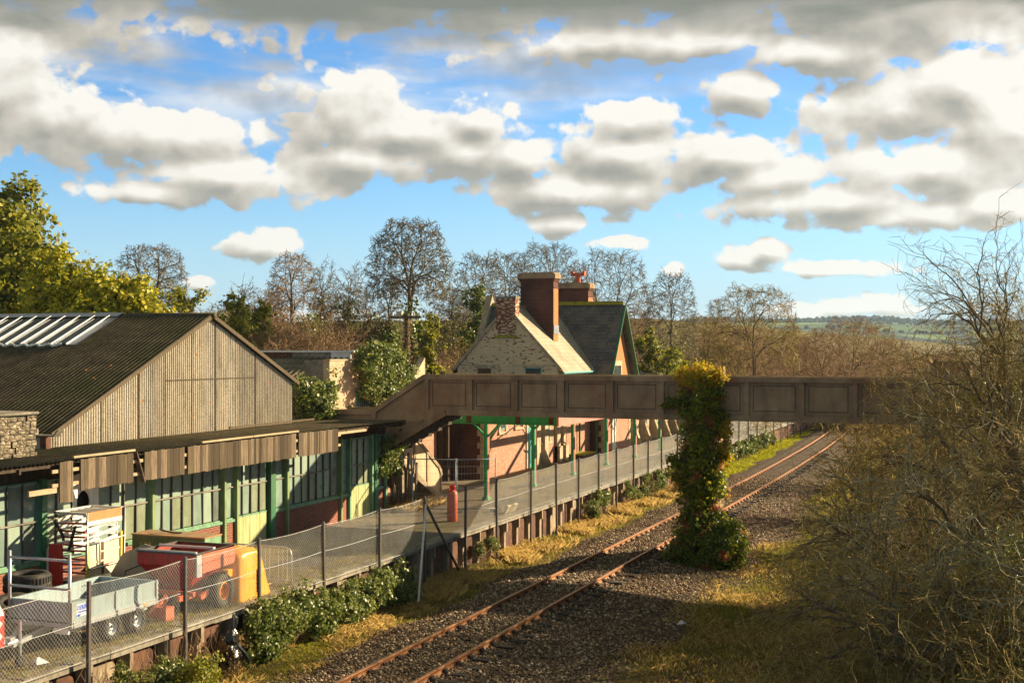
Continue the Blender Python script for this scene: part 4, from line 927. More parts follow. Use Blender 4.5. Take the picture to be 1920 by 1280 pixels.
# ================================================================== STATION BUILDING
def build_station():
    t = thing('station_house', 'old gothic station house with cream painted gable, tall brick chimneys and slate roofs', 'station house', (-25.5, 66, PZ))
    WX = -22.9
    # low range Y 55.3 - 65.8
    w = MB(); w.box(-28.8, WX, 55.3, 65.8, PZ-.1, 4.9); w.build('low_range_wall', 'pink_brick', t)
    w = MB(); w.box(-28.78, WX+.005, 55.27, 55.3, PZ, 4.9); w.build('end_wall', 'dark_brick', t)
    r = MB(); r.prism('Y', [(-29.0, 4.85), (WX+.15, 4.85), (-25.8, 5.6)], 55.2, 65.8); r.build('low_roof', 'dark_slate', t)
    for ya in (55.27,):
        q = MB()
        for k in range(13): l = .32 if k % 2 else .18; q.box(WX-.02, WX+.02, ya, ya+l, PZ+k*.29, PZ+k*.29+.28); q.box(WX-l, WX+.0, ya-.025, ya-.0, PZ+k*.29, PZ+k*.29+.28)
        q.build('quoins', 'quoin_stone', t)
    def window(px0, px1, z0, z1, X, frame='turquoise_paint', stone=True):
        ya, yb = Yat(px0, X), Yat(px1, X)
        f = MB(); f.box(X-.02, X+.03, ya, yb, z0, z0+.07); f.box(X-.02, X+.03, ya, yb, z1-.07, z1); f.box(X-.02, X+.03, ya, ya+.07, z0, z1); f.box(X-.02, X+.03, yb-.07, yb, z0, z1); f.box(X-.02, X+.025, ya, yb, (z0+z1)/2-.03, (z0+z1)/2+.03); fo = f.build('window', frame, t)
        g = MB(); g.quad((X+.006, ya, z0), (X+.006, yb, z0), (X+.006, yb, z1), (X+.006, ya, z1)); g.build('pane', 'dark_glass', fo)
        if stone:
            s = MB(); s.box(X-.02, X+.05, ya-.22, ya, z0-.1, z1+.2); s.box(X-.02, X+.05, yb, yb+.22, z0-.1, z1+.2); s.box(X-.02, X+.05, ya, yb, z1, z1+.2); s.box(X-.02, X+.09, ya-.26, yb+.26, z0-.22, z0-.1); s.build('surround', 'quoin_stone', fo)
    def door(px0, px1, zt, X, m):
        ya, yb = Yat(px0, X), Yat(px1, X); d = MB()
        d.box(X-.02, X+.03, ya, yb, PZ+.03, zt)
        do = d.build('door', m, t); s = MB()
        for z in (PZ+.25, PZ+1.2): s.box(X+.03, X+.045, ya+.12, (ya+yb)/2-.05, z, z+.75); s.box(X+.03, X+.045, (ya+yb)/2+.05, yb-.12, z, z+.75)
        s.build('door_panel', m, do); s = MB(); s.box(X-.02, X+.06, ya-.16, ya, PZ, zt+.2); s.box(X-.02, X+.06, yb, yb+.16, PZ, zt+.2); s.box(X-.02, X+.06, ya, yb, zt, zt+.2); s.build('door_surround', 'quoin_stone', do)
    window(937, 947, 3.25, 4.4, WX); window(967, 979, 3.35, 4.4, WX); door(988, 999, 3.15, WX, 'turquoise_paint'); window(1017, 1029, 2.35, 3.95, WX)
    # buttress pilasters
    for p0, p1 in ((1040, 1046), (1052, 1057)): B('pilaster', 'quoin_stone', t, (WX-.02, WX+.16, Yat(p0, WX), Yat(p1, WX), PZ, 4.6), (WX-.02, WX+.3, Yat(p0, WX), Yat(p1, WX), PZ, 1.9))
    for y in (62.0, 63.2): B('pilaster', 'quoin_stone', t, (WX-.02, WX+.2, y, y+.55, PZ, 4.6))
    # cream gable range: end wall at Y=65.8
    gy = 65.8; xl, xr = -28.85, WX; xm = (xl+xr)/2; ze, za = 6.12, 9.35
    w = MB(); w.prism('Y', [(xl, 4.5), (xr, 4.5), (xr, ze), (xm, za), (xl, ze)], gy, gy+.35); w.build('cream_gable', 'cream_brick', t)
    w = MB(); w.box(xl, xr, gy+.35, 71.6, PZ, ze); w.build('range_wall', 'pink_brick', t)
    # chimney breast on the gable
    bx = Xat(951, gy); 
    q = MB(); q.box(bx-.62, bx+.52, gy-.10, gy+.5, 8.2, 9.95); q.box(bx-.50, bx+.42, gy-.10, gy, 7.9, 8.2); br = q.build('gable_stack', 'peeled_brick', t)
    q = MB(); q.box(bx-.66, bx+.56, gy-.14, gy+.54, 9.95, 10.05); q.build('stack_cap', 'coping_concrete', br)
    q = MB(); q.prism('Y', [(bx-.75, 7.78), (bx+.65, 7.78), (bx+.55, 7.90), (bx-.65, 7.90)], gy-.16, gy); q.build('corbel', 'moss_yellow', br)
    q = MB(); q.box(bx-.42, bx+.36, gy-.05, gy, 5.6, 7.72); q.build('flue_panel', 'cream_brick', br)
    q = MB(); q.box(bx-.52, bx+.44, gy-.06, gy, 7.9, 8.9); q.build('bare_brick_patch', 'peeled_brick', br)
    q = MB(); q.box(xl+.1, xr-.1, gy-.03, gy, 6.22, 6.27); q.build('string_course', 'quoin_stone', t)
    for p0, p1, m in ((895, 922, 'rust_brown'), (985, 1015, 'dark_glass')):
        x0, x1 = Xat(p0, gy), Xat(p1, gy); f = MB(); f.box(x0-.12, x1+.12, gy-.06, gy, 6.12, 6.26); fo = f.build('window', 'quoin_stone', t)
        f = MB(); f.quad((x0, gy-.012, 5.0), (x1, gy-.012, 5.0), (x1, gy-.012, 6.12), (x0, gy-.012, 6.12)); f.build('pane', m, fo)
        f = MB(); f.box(x0-.0, x0+.05, gy-.03, gy-.015, 5, 6.12); f.box(x1-.05, x1, gy-.03, gy-.015, 5, 6.12); f.box(x0, x1, gy-.03, gy-.015, 6.06, 6.12); f.build('frame', 'turquoise_paint' if p0 > 950 else 'quoin_stone', fo)
    # roof of that range
    for s, m in ((1, 'tan_slate'), (-1, 'dark_slate')):
        xe = xr+.30 if s > 0 else xl-.30; k = (za-ze)/(xr-xm); zee = ze-.30*k; q = MB(); q.prism('Y', [(xm, za+.16), (xe, zee+.16), (xe, zee), (xm, za)], gy+.02, 74.1); q.build('roof', m, t)
    q = MB(); q.beam((xm, gy-.02, za+.12), (xr+.22, gy-.02, ze-.1), .14, .16); q.beam((xm, gy-.02, za+.12), (xl-.22, gy-.02, ze-.1), .14, .16); q.build('verge_coping', 'quoin_stone', t)
    q = MB(); q.tube([(xm, gy, za+.17), (xm, 73, za+.17)], .09, 6); q.build('ridge_tiles', 'coping_concrete', t)
    q = MB(); q.tube([(xr+.36, gy-.1, ze-.28), (xr+.36, 71.2, ze-.28)], .07, 6); q.build('gutter', 'turquoise_paint', t)
    # cross wing
    CX = -21.95; y0, y1, ym = 71.5, 76.7, 74.1; ze2, za2 = 5.85, 9.75
    w = MB(); w.prism('X', [(y0, PZ), (y1, PZ), (y1, ze2), (ym, za2-.1), (y0, ze2)], -30.3, CX-.02); w.build('wing_wall', 'dark_brick', t)
    w = MB(); w.prism('X', [(y0, 4.4), (y1, 4.4), (y1, ze2), (ym, za2-.1), (y0, ze2)], CX-.02, CX); w.build('orange_gable', 'orange_brick', t)
    w = MB(); w.box(CX-.02, CX+.002, y0, y1, PZ, 4.4); w.build('lower_front', 'pink_brick', t)
    q = MB()
    for k in range(14):
        l = .42 if k % 2 else .25; z = PZ+k*.33; q.box(CX-.0, CX+.03, y0, y0+l, z, z+.32); q.box(CX-l, CX+.0, y0-.025, y0, z, z+.32); q.box(CX, CX+.03, y1-l, y1, z, z+.32)
    q.build('quoins', 'quoin_stone', t)
    for s in (-1, 1):
        ye = ym+s*(ym-y0)+s*.22; k = (za2-ze2)/(ym-y0); zz = ze2-.22*k
        q = MB(); q.prism('X', [(ym, za2+.12), (ye, zz+.14), (ye, zz), (ym, za2)], -30.2, CX+.35); q.build('roof', 'dark_slate', t)
        q = MB(); q.beam((CX+.38, ym, za2+.02), (CX+.38, ye, zz+.02), .06, .26, (1, 0, 0)); q.build('bargeboard', 'green_paint', t)
    q = MB(); q.prism('X', [(ym, za2+.28), (ym-.13, za2+.06), (ym+.13, za2+.06)], -30.2, CX+.35); q.build('ridge_tiles', 'moss_yellow', t)
    q = MB(); q.box(CX, CX+.04, Yat(1153, CX), Yat(1157.5, CX), 7.2, 8.5); q.build('slit_vent', 'quoin_stone', t)
    f = MB(); ya, yb = Yat(1148, CX), Yat(1163, CX); f.box(CX, CX+.05, ya-.25, yb+.25, 6.15, 6.45); f.box(CX, CX+.05, ya-.25, ya, 4.6, 6.15); f.box(CX, CX+.05, yb, yb+.25, 4.6, 6.15); fo = f.build('window', 'quoin_stone', t)
    f = MB(); f.quad((CX+.01, ya, 4.6), (CX+.01, yb, 4.6), (CX+.01, yb, 6.15), (CX+.01, ya, 6.15)); f.build('pane', 'dark_glass', fo)
    # valley lead
    q = MB(); q.beam((xr-.4, 71.3, 5.95), (xm+.6, 73.7, za-.25), .05, .10); q.build('valley_flashing', 'lead_grey', t)
    # west gable parapet
    q = MB(); q.prism('X', [(y0-.25, 5.9), (y0-.05, 5.9), (ym, za2+.15), (ym+2.7, 5.9), (ym+2.9, 5.9), (ym, za2+.75)], -30.5, -30.1); q.build('parapet_gable', 'quoin_stone', t)
    # chimneys
    def stack(x0, x1, ya, yb, zb, zt, pot=False):
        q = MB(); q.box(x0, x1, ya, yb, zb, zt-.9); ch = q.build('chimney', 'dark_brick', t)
        q = MB(); q.box(x1-.0, x1+.006, ya+.0, yb-.0, zb, zt-.9); q.build('sun_painted_face', 'orange_brick', ch)  # brighter brick colour paints sunlight on this side of the stack
        q = MB()
        for d, za_, zb_ in ((.04, -.9, -.84), (.0, -.84, -.5), (.05, -.5, -.42), (.10, -.42, -.34)): q.box(x0-d, x1+d, ya-d, yb+d, zt+za_, zt+zb_)
        q.build('corbelling', 'dark_brick', ch)
        q = MB(); d = .15; q.prism('Y', [(x0-d, zt-.34), (x1+d, zt-.34), (x1+d, zt-.12), (x1+.02, zt), (x0-.02, zt), (x0-d, zt-.12)], ya-.12, yb+.12); q.build('cap', 'bridge_concrete', ch)
        if pot:
            q = MB(); cx = (x0+x1)/2+.25; q.tube([(cx, ya+.4, zt-.02), (cx, ya+.4, zt+.5)], .14, 10); q.box(cx-.40, cx+.40, ya+.26, ya+.54, zt+.42, zt+.62); q.prism('Y', [(cx-.45, zt+.48), (cx-.28, zt+.42), (cx-.28, zt+.68), (cx-.45, zt+.74)], ya+.24, ya+.56); q.prism('Y', [(cx+.45, zt+.48), (cx+.28, zt+.42), (cx+.28, zt+.68), (cx+.45, zt+.74)], ya+.24, ya+.56); q.build('chimney_pot', 'terracotta', ch)
    stack(-26.1, -24.1, 68.5, 69.3, 7.0, 11.5); stack(-26.3, -24.25, 75.4, 76.3, 7.5, 11.25, True)
    q = MB(); q.box(-24.1, -24.06, 68.48, 69.32, 8.0, 8.5); q.build('lead_soaker', 'lead_grey', t)
    # far low range with stone piers
    w = MB(); w.box(-28.6, WX, 76.7, 112, PZ, 4.7); w.build('far_range_wall', 'tan_render', t)
    r = MB(); r.prism('Y', [(-28.9, 4.7), (WX+.2, 4.7), (-25.7, 5.5)], 76.75, 112); r.build('far_roof', 'dark_slate', t)
    y = 77.2; k = 0
    while y < 108:
        q = MB(); q.box(WX-.02, WX+.28, y, y+.5, PZ, 4.6); q.prism('Y', [(WX, PZ), (WX+.75, PZ), (WX+.28, PZ+1.3), (WX, PZ+1.3)], y+.05, y+.45); q.build('buttress', 'quoin_stone' if k % 3 else 'tan_render', t)
        if k % 2 == 0: q = MB(); q.box(WX-.0, WX+.03, y+.9, y+1.7, PZ, 3.5); q.build('opening', 'dark_void' if k % 4 else 'green_paint', t)
        y += 2.6; k += 1
    door(1147, 1154, 3.6, CX, 'white_paint')
    for px in (1083, 1103): y = Yat(px, WX) if px < 1100 else 71.2; q = MB(); q.tube([(WX+.12 if px < 1100 else -22.4, y, PZ), (WX+.12 if px < 1100 else -22.4, y, 4.7)], .055, 6); q.build('drainpipe', 'green_paint', t)
    # lower extension beyond the stair
    w = MB(); EX = -24.6; w.box(-27, EX, 46.6, 53.7, PZ-.1, 4.6); w.build('extension_wall', 'pink_brick', t)
    q = MB(); q.box(EX, EX+.05, 51.9, 53.7, 3.75, 4.0); q.build('lintel', 'quoin_stone', t)
    q = MB(); q.box(EX-.3, EX+.3, 53.72, 53.9, PZ, 4.4); q.box(EX+.32, EX+.5, 53.9, 54.1, PZ, 4.4); q.build('yard_gate', 'dark_timber_and_shade', t)
    q = MB(); q.box(-26, -24.2, 55.1, 55.25, PZ, 4.6); q.build('yard_wall', 'dark_brick', t)
build_station()

def build_outbuilding():
    t = thing('rendered_outbuilding', 'tan rendered outbuilding with a broken stepped wall top behind the footbridge stair', 'outbuilding', (-28, 50, PZ))
    OX = -26.2; ya = Yat(618, OX); yc = Yat(770, OX); yd = Yat(797, OX)
    q = MB(); q.prism('X', [(ya, PZ), (yd, PZ), (yd, 6.75), (yd-.25, 6.55), (yc, 5.6), (Yat(735, OX), 5.9), (Yat(700, OX), 6.65), (ya, 6.68)], OX-.3, OX); q.build('front_wall', 'tan_render', t)
    q = MB(); q.box(-27.4, OX-.3, ya+.002, ya+.3, PZ, 6.66); q.build('return_wall', 'coping_concrete', t)
    q = MB(); q.box(OX-.32, OX+.03, ya-.02, Yat(700, OX), 6.66, 6.72); q.build('wall_coping', 'bare_timber', t)
    q = MB(); y0, y1 = Yat(667, OX), Yat(695, OX); q.box(OX, OX+.05, y0, y1, PZ, 5.35); g = q.build('barred_window', 'turquoise_paint', t)
    q = MB()
    for k in range(7): y = y0+(y1-y0)*(k+.5)/7; q.box(OX+.05, OX+.08, y-.03, y+.03, PZ, 5.3)
    q.build('bars', 'dark_steel', g)
    t = thing('tiled_shed', 'low shed with sagging moss covered tiles behind the corrugated gable', 'shed', (-31, 47, PZ))
    y0, y1 = 46.0, 50.5
    rows = 5; L = Vector((0, y1-y0, 1.55)); 
    for k in range(rows):
        a = Vector((0, y0, 5.15))+L*(k/rows); b = Vector((0, y0, 5.15))+L*((k+1)/rows)
        corrugated('roof', 'mossy_tile', t, (-27.4, b.y, b.z+.06), (-1, 0, 0), tuple((a-b).normalized()), 9, (a-b).length+.04, 0.30, 0.05)
    B('wall', 'dark_brick', t, (-36.5, -27.42, y0+.1, y1, PZ, 5.05))
    B('ridge_upstand', 'coping_concrete', t, (-30.3, -27.4, y1, y1+.2, 6.4, 7.0)); B('ridge_upstand', 'rust_brown', t, (-36.5, -30.3, y1, y1+.2, 6.4, 7.0))
    B('white_flashing', 'white_paint', t, (-36.5, -27.1, y1-.12, y1+.3, 7.0, 7.08), (-28.3, -27.3, y1-.05, y1-.01, 6.62, 7.0))
build_outbuilding()

# ================================================================== FENCES
FXX = -16.75
def build_fence():
    t = thing('chain_link_fence', 'long galvanised chain link fence on dark steel posts along the platform edge', 'fence', (FXX, 30, -.1))
    pys = [Yat(p, FXX) for p in (160, 343, 483, 605, 708, 793, 869, 929, 992.5, 1041, 1082, 1120, 1154, 1186, 1213, 1239)]
    pys = [15.5]+pys; d = 3.4
    while pys[-1] < 128: pys.append(pys[-1]+3.35)
    rng = random.Random(6)
    for y in pys:
        q = MB(); a = rng.uniform(-.03, .03); q.beam((FXX+.06, y, -.45), (FXX+.06+a, y+a*.5, 2.64), .065, .065); q.build('post', 'dark_steel', t)
    def sag(y):
        i = np.searchsorted(pys, y)-1; i = min(max(i, 0), len(pys)-2); u = (y-pys[i])/(pys[i+1]-pys[i]); return -.05*4*u*(1-u)
    z0, z1 = 1.07, 2.56; dy = .088; ya, yb = 14.0, 126.0
    st = np.arange(ya, yb, dy); n = len(st); r = np.full(n, .0026)
    g = Geo(); Hh = z1-z0
    for s in (1, -1):
        P0 = np.stack([np.full(n, FXX+.003*s), st, np.full(n, z0)], 1); P2 = P0+np.array([0, s*Hh*.86, Hh]); sg = np.array([sag(y) for y in P2[:, 1]]); P2[:, 2] += sg; P1 = (P0+P2)/2+np.array([.012, 0, 0]); g.add(*tubes_arr(P0, P1, P2, r, r, 3))
    # twisted barbs standing along the top
    st2 = np.arange(ya, 60, dy); P0 = np.stack([np.full(len(st2), FXX), st2, np.array([z1+sag(y)-.01 for y in st2])], 1); P2 = P0+np.array([.004, .012, .045]); rr = np.full(len(st2), .004); g.add(*tubes_arr(P0, (P0+P2)/2, P2, rr, rr, 3)); g.obj('mesh', 'wire_grey', t)
    for zz, rad in ((z1, .006), (1.86, .007), (z0+.02, .006)):
        q = MB(); pts = []
        for i in range(len(pys)-1):
            for u in (0, .25, .5, .75): y = pys[i]+(pys[i+1]-pys[i])*u; pts.append((FXX+.012, y, zz-(.03 if zz < 2 and zz > 1.5 else .05 if zz > 2 else .01)*4*u*(1-u)))
        q.tube(pts, rad, 4); q.build('line_wire', 'wire_grey' if zz > 2 or zz < 1.5 else 'galvanised', t)
    yk = Yat(793, FXX); q = MB(); q.beam((FXX+.1, yk, 2.4), (FXX+.1, yk+2.55, -.05), .06, .06); q.build('strut', 'dark_steel', t)
    q = MB(); q.beam((FXX+.1, yk, 2.4), (FXX+.75, yk-1.9, -.2), .06, .06); q.build('strut', 'galvanised', t, label='paler grey raking strut')
build_fence()
def build_heras():
    def panel(x0, x1, y0, y1, label, thick):
        t = thing('site_fence_panel', label, 'fence panel', ((x0+x1)/2, (y0+y1)/2, PZ), 'temporary mesh fence panels under the footbridge')
        a = Vector((x0, y0, PZ+.12)); b = Vector((x1, y1, PZ+.12)); H = Vector((0, 0, 1.85)); q = MB()
        for p, w in ((a, b), (a+H, b+H)): q.tube([p, w], .021, 6)
        for p in (a, b): q.tube([p-Vector((0, 0, .12)), p+H+Vector((0, 0, .05))], .021, 6)
        q.build('frame', 'lead_grey', t, True)
        q = MB(); n = int((b-a).length/.11)
        for i in range(1, n): p = a+(b-a)*i/n; q.tube([p, p+H], .003, 3, False)
        for k in range(1, 7): q.tube([a+H*k/7, b+H*k/7], .003, 3, False)
        q.build('mesh_infill', 'wire_grey', t)
        for p in (a, b): q = MB(); q.box(p.x-.12, p.x+.12, p.y-.3, p.y+.3, PZ, PZ+.12); q.build('foot', 'rubber', t, bevel=.03)
    ax = lambda px, y: Xat(px, y)
    panel(-21.9, -21.0, 43.9, 43.6, 'narrow temporary mesh panel beside the green shed corner', 1)
    panel(-20.95, ax(853, 43.6), 43.55, 43.75, 'temporary mesh panel directly behind the red gas cylinder, left of it', 1)
    panel(ax(854, 43.8), ax(929, 44.6), 43.8, 44.6, 'temporary mesh panel reaching right from the gas cylinder to the canopy post', 1)
build_heras()

# ================================================================== VEHICLES AND CLUTTER ON THE PLATFORM
def wheel(parent, x, y, z, r, w, rim_m, tread=True, rr=.58):
    q = MB(); p = [(r*.55, -w/2), (r*.78, -w/2-.012), (r*.93, -w/2*.96), (r, -w*.36), (r, w*.36), (r*.93, w/2*.96), (r*.78, w/2+.012), (r*.55, w/2), (r*.5, w*.3), (r*.5, -w*.3), (r*.55, -w/2)]
    q.lathe((x, y, z), 'X', p, 28); ty = q.build('tyre', 'rubber', parent, True)
    if tread:
        q = MB(); n = 22
        for k in range(n):
            a = 2*math.pi*k/n
            for s in (-1, 1):
                a2 = a+(.14 if s > 0 else 0); c = Vector((x+s*w*.18, y+math.cos(a2)*(r+.004), z+math.sin(a2)*(r+.004))); tdir = Vector((s*w*.30, -math.sin(a2)*.03, math.cos(a2)*.03)); q.beam(c-tdir*.5, c+tdir*.5, .024, .025, (0, math.cos(a2), math.sin(a2)))
        q.build('tread', 'rubber', ty)
    q = MB(); q.lathe((x, y, z), 'X', [(.001, w*.12), (r*.16, w*.16), (r*.2, w*.3), (r*.24, w*.16), (r*.36, w*.02), (r*.45, w*.10), (r*.52, w*.42), (r*rr, w*.50), (r*rr, w*.44), (r*.5, -w*.4), (.001, -w*.3)], 24); rm = q.build('rim', rim_m, parent, True)
    q = MB()
    for k in range(5): a = 2*math.pi*k/5; q.tube([(x+w*.10, y+math.cos(a)*r*.27, z+math.sin(a)*r*.27), (x+w*.22, y+math.cos(a)*r*.27, z+math.sin(a)*r*.27)], r*.035, 6)
    q.build('wheel_nut', 'dark_steel', rm)
def build_trailer():
    x0, x1, y0, y1 = -18.95, -17.42, 20.6, 23.3; zb, zt = 1.70, 2.08
    t = thing('flatbed_trailer', 'pale blue twin axle flatbed trailer with low drop sides and ladder frame', 'trailer', (-18.2, 22, PZ))
    B('floor', 'trailer_floor', t, (x0+.03, x1-.03, y0+.03, y1-.03, zb-.05, zb+.02))
    for a in ((x1-.035, x1, y0, (y0+y1)/2-.03), (x1-.035, x1, (y0+y1)/2+.03, y1), (x0, x0+.035, y0, y1)):
        q = MB(); q.box(a[0], a[1], a[2], a[3], zb, zt); q.box(a[0]-.01, a[1]+.012, a[2], a[3], zt-.035, zt+.012); q.box(a[0]-.0, a[1]+.012, a[2], a[3], zb-.004, zb+.035); q.build('side_panel', 'trailer_blue', t)
    for y in (y0, y1-.035): B('end_panel', 'trailer_blue', t, (x0+.036, x1-.036, y, y+.035, zb, zt), (x0+.036, x1-.036, y-.008, y+.043, zt-.035, zt+.01))
    for y in (y0-.03, (y0+y1)/2-.03, y1-.02): q = MB(); q.box(x1-.03, x1+.03, y, y+.06, zb-.12, zt+.02); q.build('corner_post', 'galvanised', t)
    q = MB(); q.box(x0, x1+.01, y0, y1, zb-.12, zb-.052); 
    for x in (x0+.25, x1-.3): q.box(x, x+.07, y0, y1, zb-.26, zb-.12)
    q.build('chassis', 'galvanised', t)
    q = MB(); q.box(x1-.0, x1+.03, y0, y1, zb-.12, zb-.005); q.build('side_rave', 'galvanised', t)
    for y in (21.9, 22.72):
        a = MB(); a.tube([(x0+.1, y, PZ+.29), (x1-.1, y, PZ+.29)], .035, 8); a.build('axle', 'dark_steel', t)
        for x in (x1-.13, x0+.13): wheel(t, x, y, PZ+.29, .29, .20, 'galvanised', False, .66)
    q = MB(); pts = [(21.45, 1.58), (21.55, 1.63), (23.05, 1.63), (23.15, 1.58), (23.15, 1.55), (21.45, 1.55)]; q.prism('X', pts, x1-.24, x1-.02); q.build('mudguard', 'galvanised', t)
    # ladder frame at the front
    q = MB(); 
    for x in (x0, x1-.02): q.tube([(x, y0-.04, zb-.1), (x, y0-.04, 3.06)], .032, 8)
    for z in (2.93, 2.36): q.tube([(x0, y0-.04, z), (x1-.02, y0-.04, z)], .028, 8)
    q.build('ladder_frame', 'galvanised', t, True)
    q = MB(); q.beam((-18.2, y0+.3, zb-.2), (-17.75, 19.3, 1.5), .09, .09); q.beam((-18.9, y0+.2, zb-.2), (-17.8, 19.3, 1.5), .08, .08); q.tube([(-17.78, 19.45, 1.55), (-17.78, 18.95, 1.56)], .055, 8); q.box(-17.86, -17.70, 19.0, 19.35, 1.58, 1.66); q.build('drawbar', 'galvanised', t)
    q = MB(); q.tube([(-17.72, 19.5, 1.15), (-17.72, 19.5, 1.95)], .028, 8); q.tube([(-17.72, 19.5, 1.95), (-17.6, 19.5, 1.95)], .012, 6); q.build('jockey_leg', 'galvanised', t)
    wj = MB(); wj.lathe((-17.72, 19.5, 1.17), 'X', [(.01, -.03), (.09, -.03), (.115, -.02), (.115, .02), (.09, .03), (.01, .03)], 16); wj.build('jockey_wheel', 'rubber', t, True)
    q = MB(); sx = x1+.004; sy = y0+.13; q.box(sx-.002, sx+.004, sy, sy+.40, zb+.08, zt-.05); s = q.build('sign', 'sign_white', t)
    q = MB(); 
    def bar(a, b, c, d): q.box(sx+.004, sx+.008, sy+a, sy+b, zb+.08+c, zb+.08+d)
    # a boxed logo over small lettering
    bar(.02, .36, .21, .225); bar(.02, .36, .135, .15); bar(.02, .035, .15, .21); bar(.345, .36, .15, .21)
    for k in range(6): bar(.06+k*.05, .09+k*.05, .155, .205)
    for k in range(9): bar(.03+k*.036, .052+k*.036, .075, .11)
    q.prism('X', [(sy+.0, zb+.085), (sy+.10, zb+.085), (sy+.13, zb+.135), (sy+.04, zb+.135)], sx+.004, sx+.008)
    q.prism('X', [(sy+.26, zb+.315), (sy+.37, zb+.315), (sy+.40, zb+.345), (sy+.29, zb+.345)], sx+.004, sx+.008)
    q.build('logo', 'sign_blue', s)
    for y in (y0+.42, y1-.45): q = MB(); q.box(x1+.03, x1+.045, y, y+.10, zb-.10, zb-.03); q.build('reflector', 'lamp_amber', t)
    q = MB(); q.box(x1-.42, x1-.05, y0-.04, y0-.01, zb-.24, zb-.13); q.build('number_plate', 'sign_white', t)
build_trailer()
def build_spreader():
    t = thing('red_spreader', 'red farm spreader with open rusty hopper on one orange hubbed wheel', 'farm spreader', (-18.1, 25.6, PZ))
    xn, xf = -17.35, -18.95; ya, yb = 24.65, 26.2; zt = 2.44; zm = 2.16; zb = 1.45
    def ring(m, z): return [(xf+m, ya+m, z), (xn-m, ya+m, z), (xn-m, yb-m, z), (xf+m, yb-m, z)]
    lo = ring(.52, zb); mid = ring(.0, zm); up = ring(0, zt)
    q = MB(); q.add(up+mid, [(0, 1, 5, 4), (1, 2, 6, 5), (2, 3, 7, 6), (3, 0, 4, 7)]); h = q.build('hopper', 'spreader_red', t)
    q = MB(); q.add(mid+lo, [(0, 1, 5, 4), (1, 2, 6, 5), (2, 3, 7, 6), (3, 0, 4, 7), (4, 5, 6, 7)]); q.build('hopper_base', 'spreader_red', t)
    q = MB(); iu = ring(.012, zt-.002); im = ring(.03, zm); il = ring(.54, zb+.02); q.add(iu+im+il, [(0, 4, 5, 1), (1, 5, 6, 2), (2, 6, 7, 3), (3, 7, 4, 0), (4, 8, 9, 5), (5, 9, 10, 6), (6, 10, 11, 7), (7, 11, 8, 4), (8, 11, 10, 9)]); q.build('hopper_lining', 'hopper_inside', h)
    q = MB(); u = [Vector(p) for p in up]
    for i in range(4): q.beam(u[i]+Vector((0, 0, .01)), u[(i+1) % 4]+Vector((0, 0, .01)), .06, .04)
    q.build('rim_rail', 'dark_steel', h)
    q = MB(); q.beam((xf+.05, (ya+yb)/2, zt+.04), (xn-.05, (ya+yb)/2+.05, zt+.04), .10, .05); q.beam((xf+.04, ya+.02, zt+.045), (xn+.0, ya+.05, zt+.045), .07, .04); q.build('cross_slat', 'galvanised', h)
    q = MB(); 
    for z in (2.2, 2.05): q.tube([(xf+.02, yb-.05, z), (xn-.05, yb-.05, z)], .014, 5); q.tube([(xf+.02, ya+.4, z), (xf+.02, yb, z)], .012, 5)
    q.build('inner_rod', 'bare_timber', h)
    q = MB(); q.prism('X', [(ya+.25, zt-.0), (yb+.02, zt+.03), (yb+.02, zt-.40), (ya+.25, zt-.46)], xn+.0, xn+.03); q.build('side_board', 'faded_red', t, label='faded pinkish red side board')
    q = MB(); q.box(xn+.0, xn+.035, ya+.02, ya+.22, zt-.52, zt-.02); q.build('access_plate', 'galvanised', t)
    q = MB()
    for x in (xn-.25, xf+.25): q.beam((x, ya-.3, 1.47), (x, yb+.3, 1.47), .08, .12)
    for y in (ya+.1, yb-.1): q.beam((xf+.2, y, 1.52), (xn-.1, y, 1.52), .08, .1)
    q.beam((xn-.05, 24.9, 1.42), (xn-.05, 26.3, 1.78), .08, .12); q.beam((-18.0, ya-.2, 1.45), (-17.9, 23.7, 1.2), .10, .12); q.beam((-17.85, 24.15, 1.1), (-17.5, 23.75, 1.65), .06, .12); q.box(-17.9, -17.6, 23.9, 24.2, 1.05, 1.35)
    q.build('chassis', 'faded_red', t)
    q = MB(); q.box(xn-.04, xn+.10, 25.75, 26.0, 1.75, 1.92); q.build('bracket', 'hood_yellow', t)
    wheel(t, -17.38, 25.62, PZ+.41, .41, .36, 'wheel_orange', True, .46); wheel(t, -18.95, 25.62, PZ+.41, .41, .36, 'wheel_orange', True, .46)
    q = MB(); q.tube([(-19, 25.62, PZ+.4), (-17.4, 25.62, PZ+.4)], .045, 8); q.build('axle', 'dark_steel', t)
    q = MB(); q.tube([(xf-.0, ya+.1, 2.1), (xf-.18, ya-.2, 2.0), (xf-.1, ya-.35, 1.75), (-18.4, ya-.3, 1.5)], .016, 6); q.build('hose', 'rubber', t)
build_spreader()
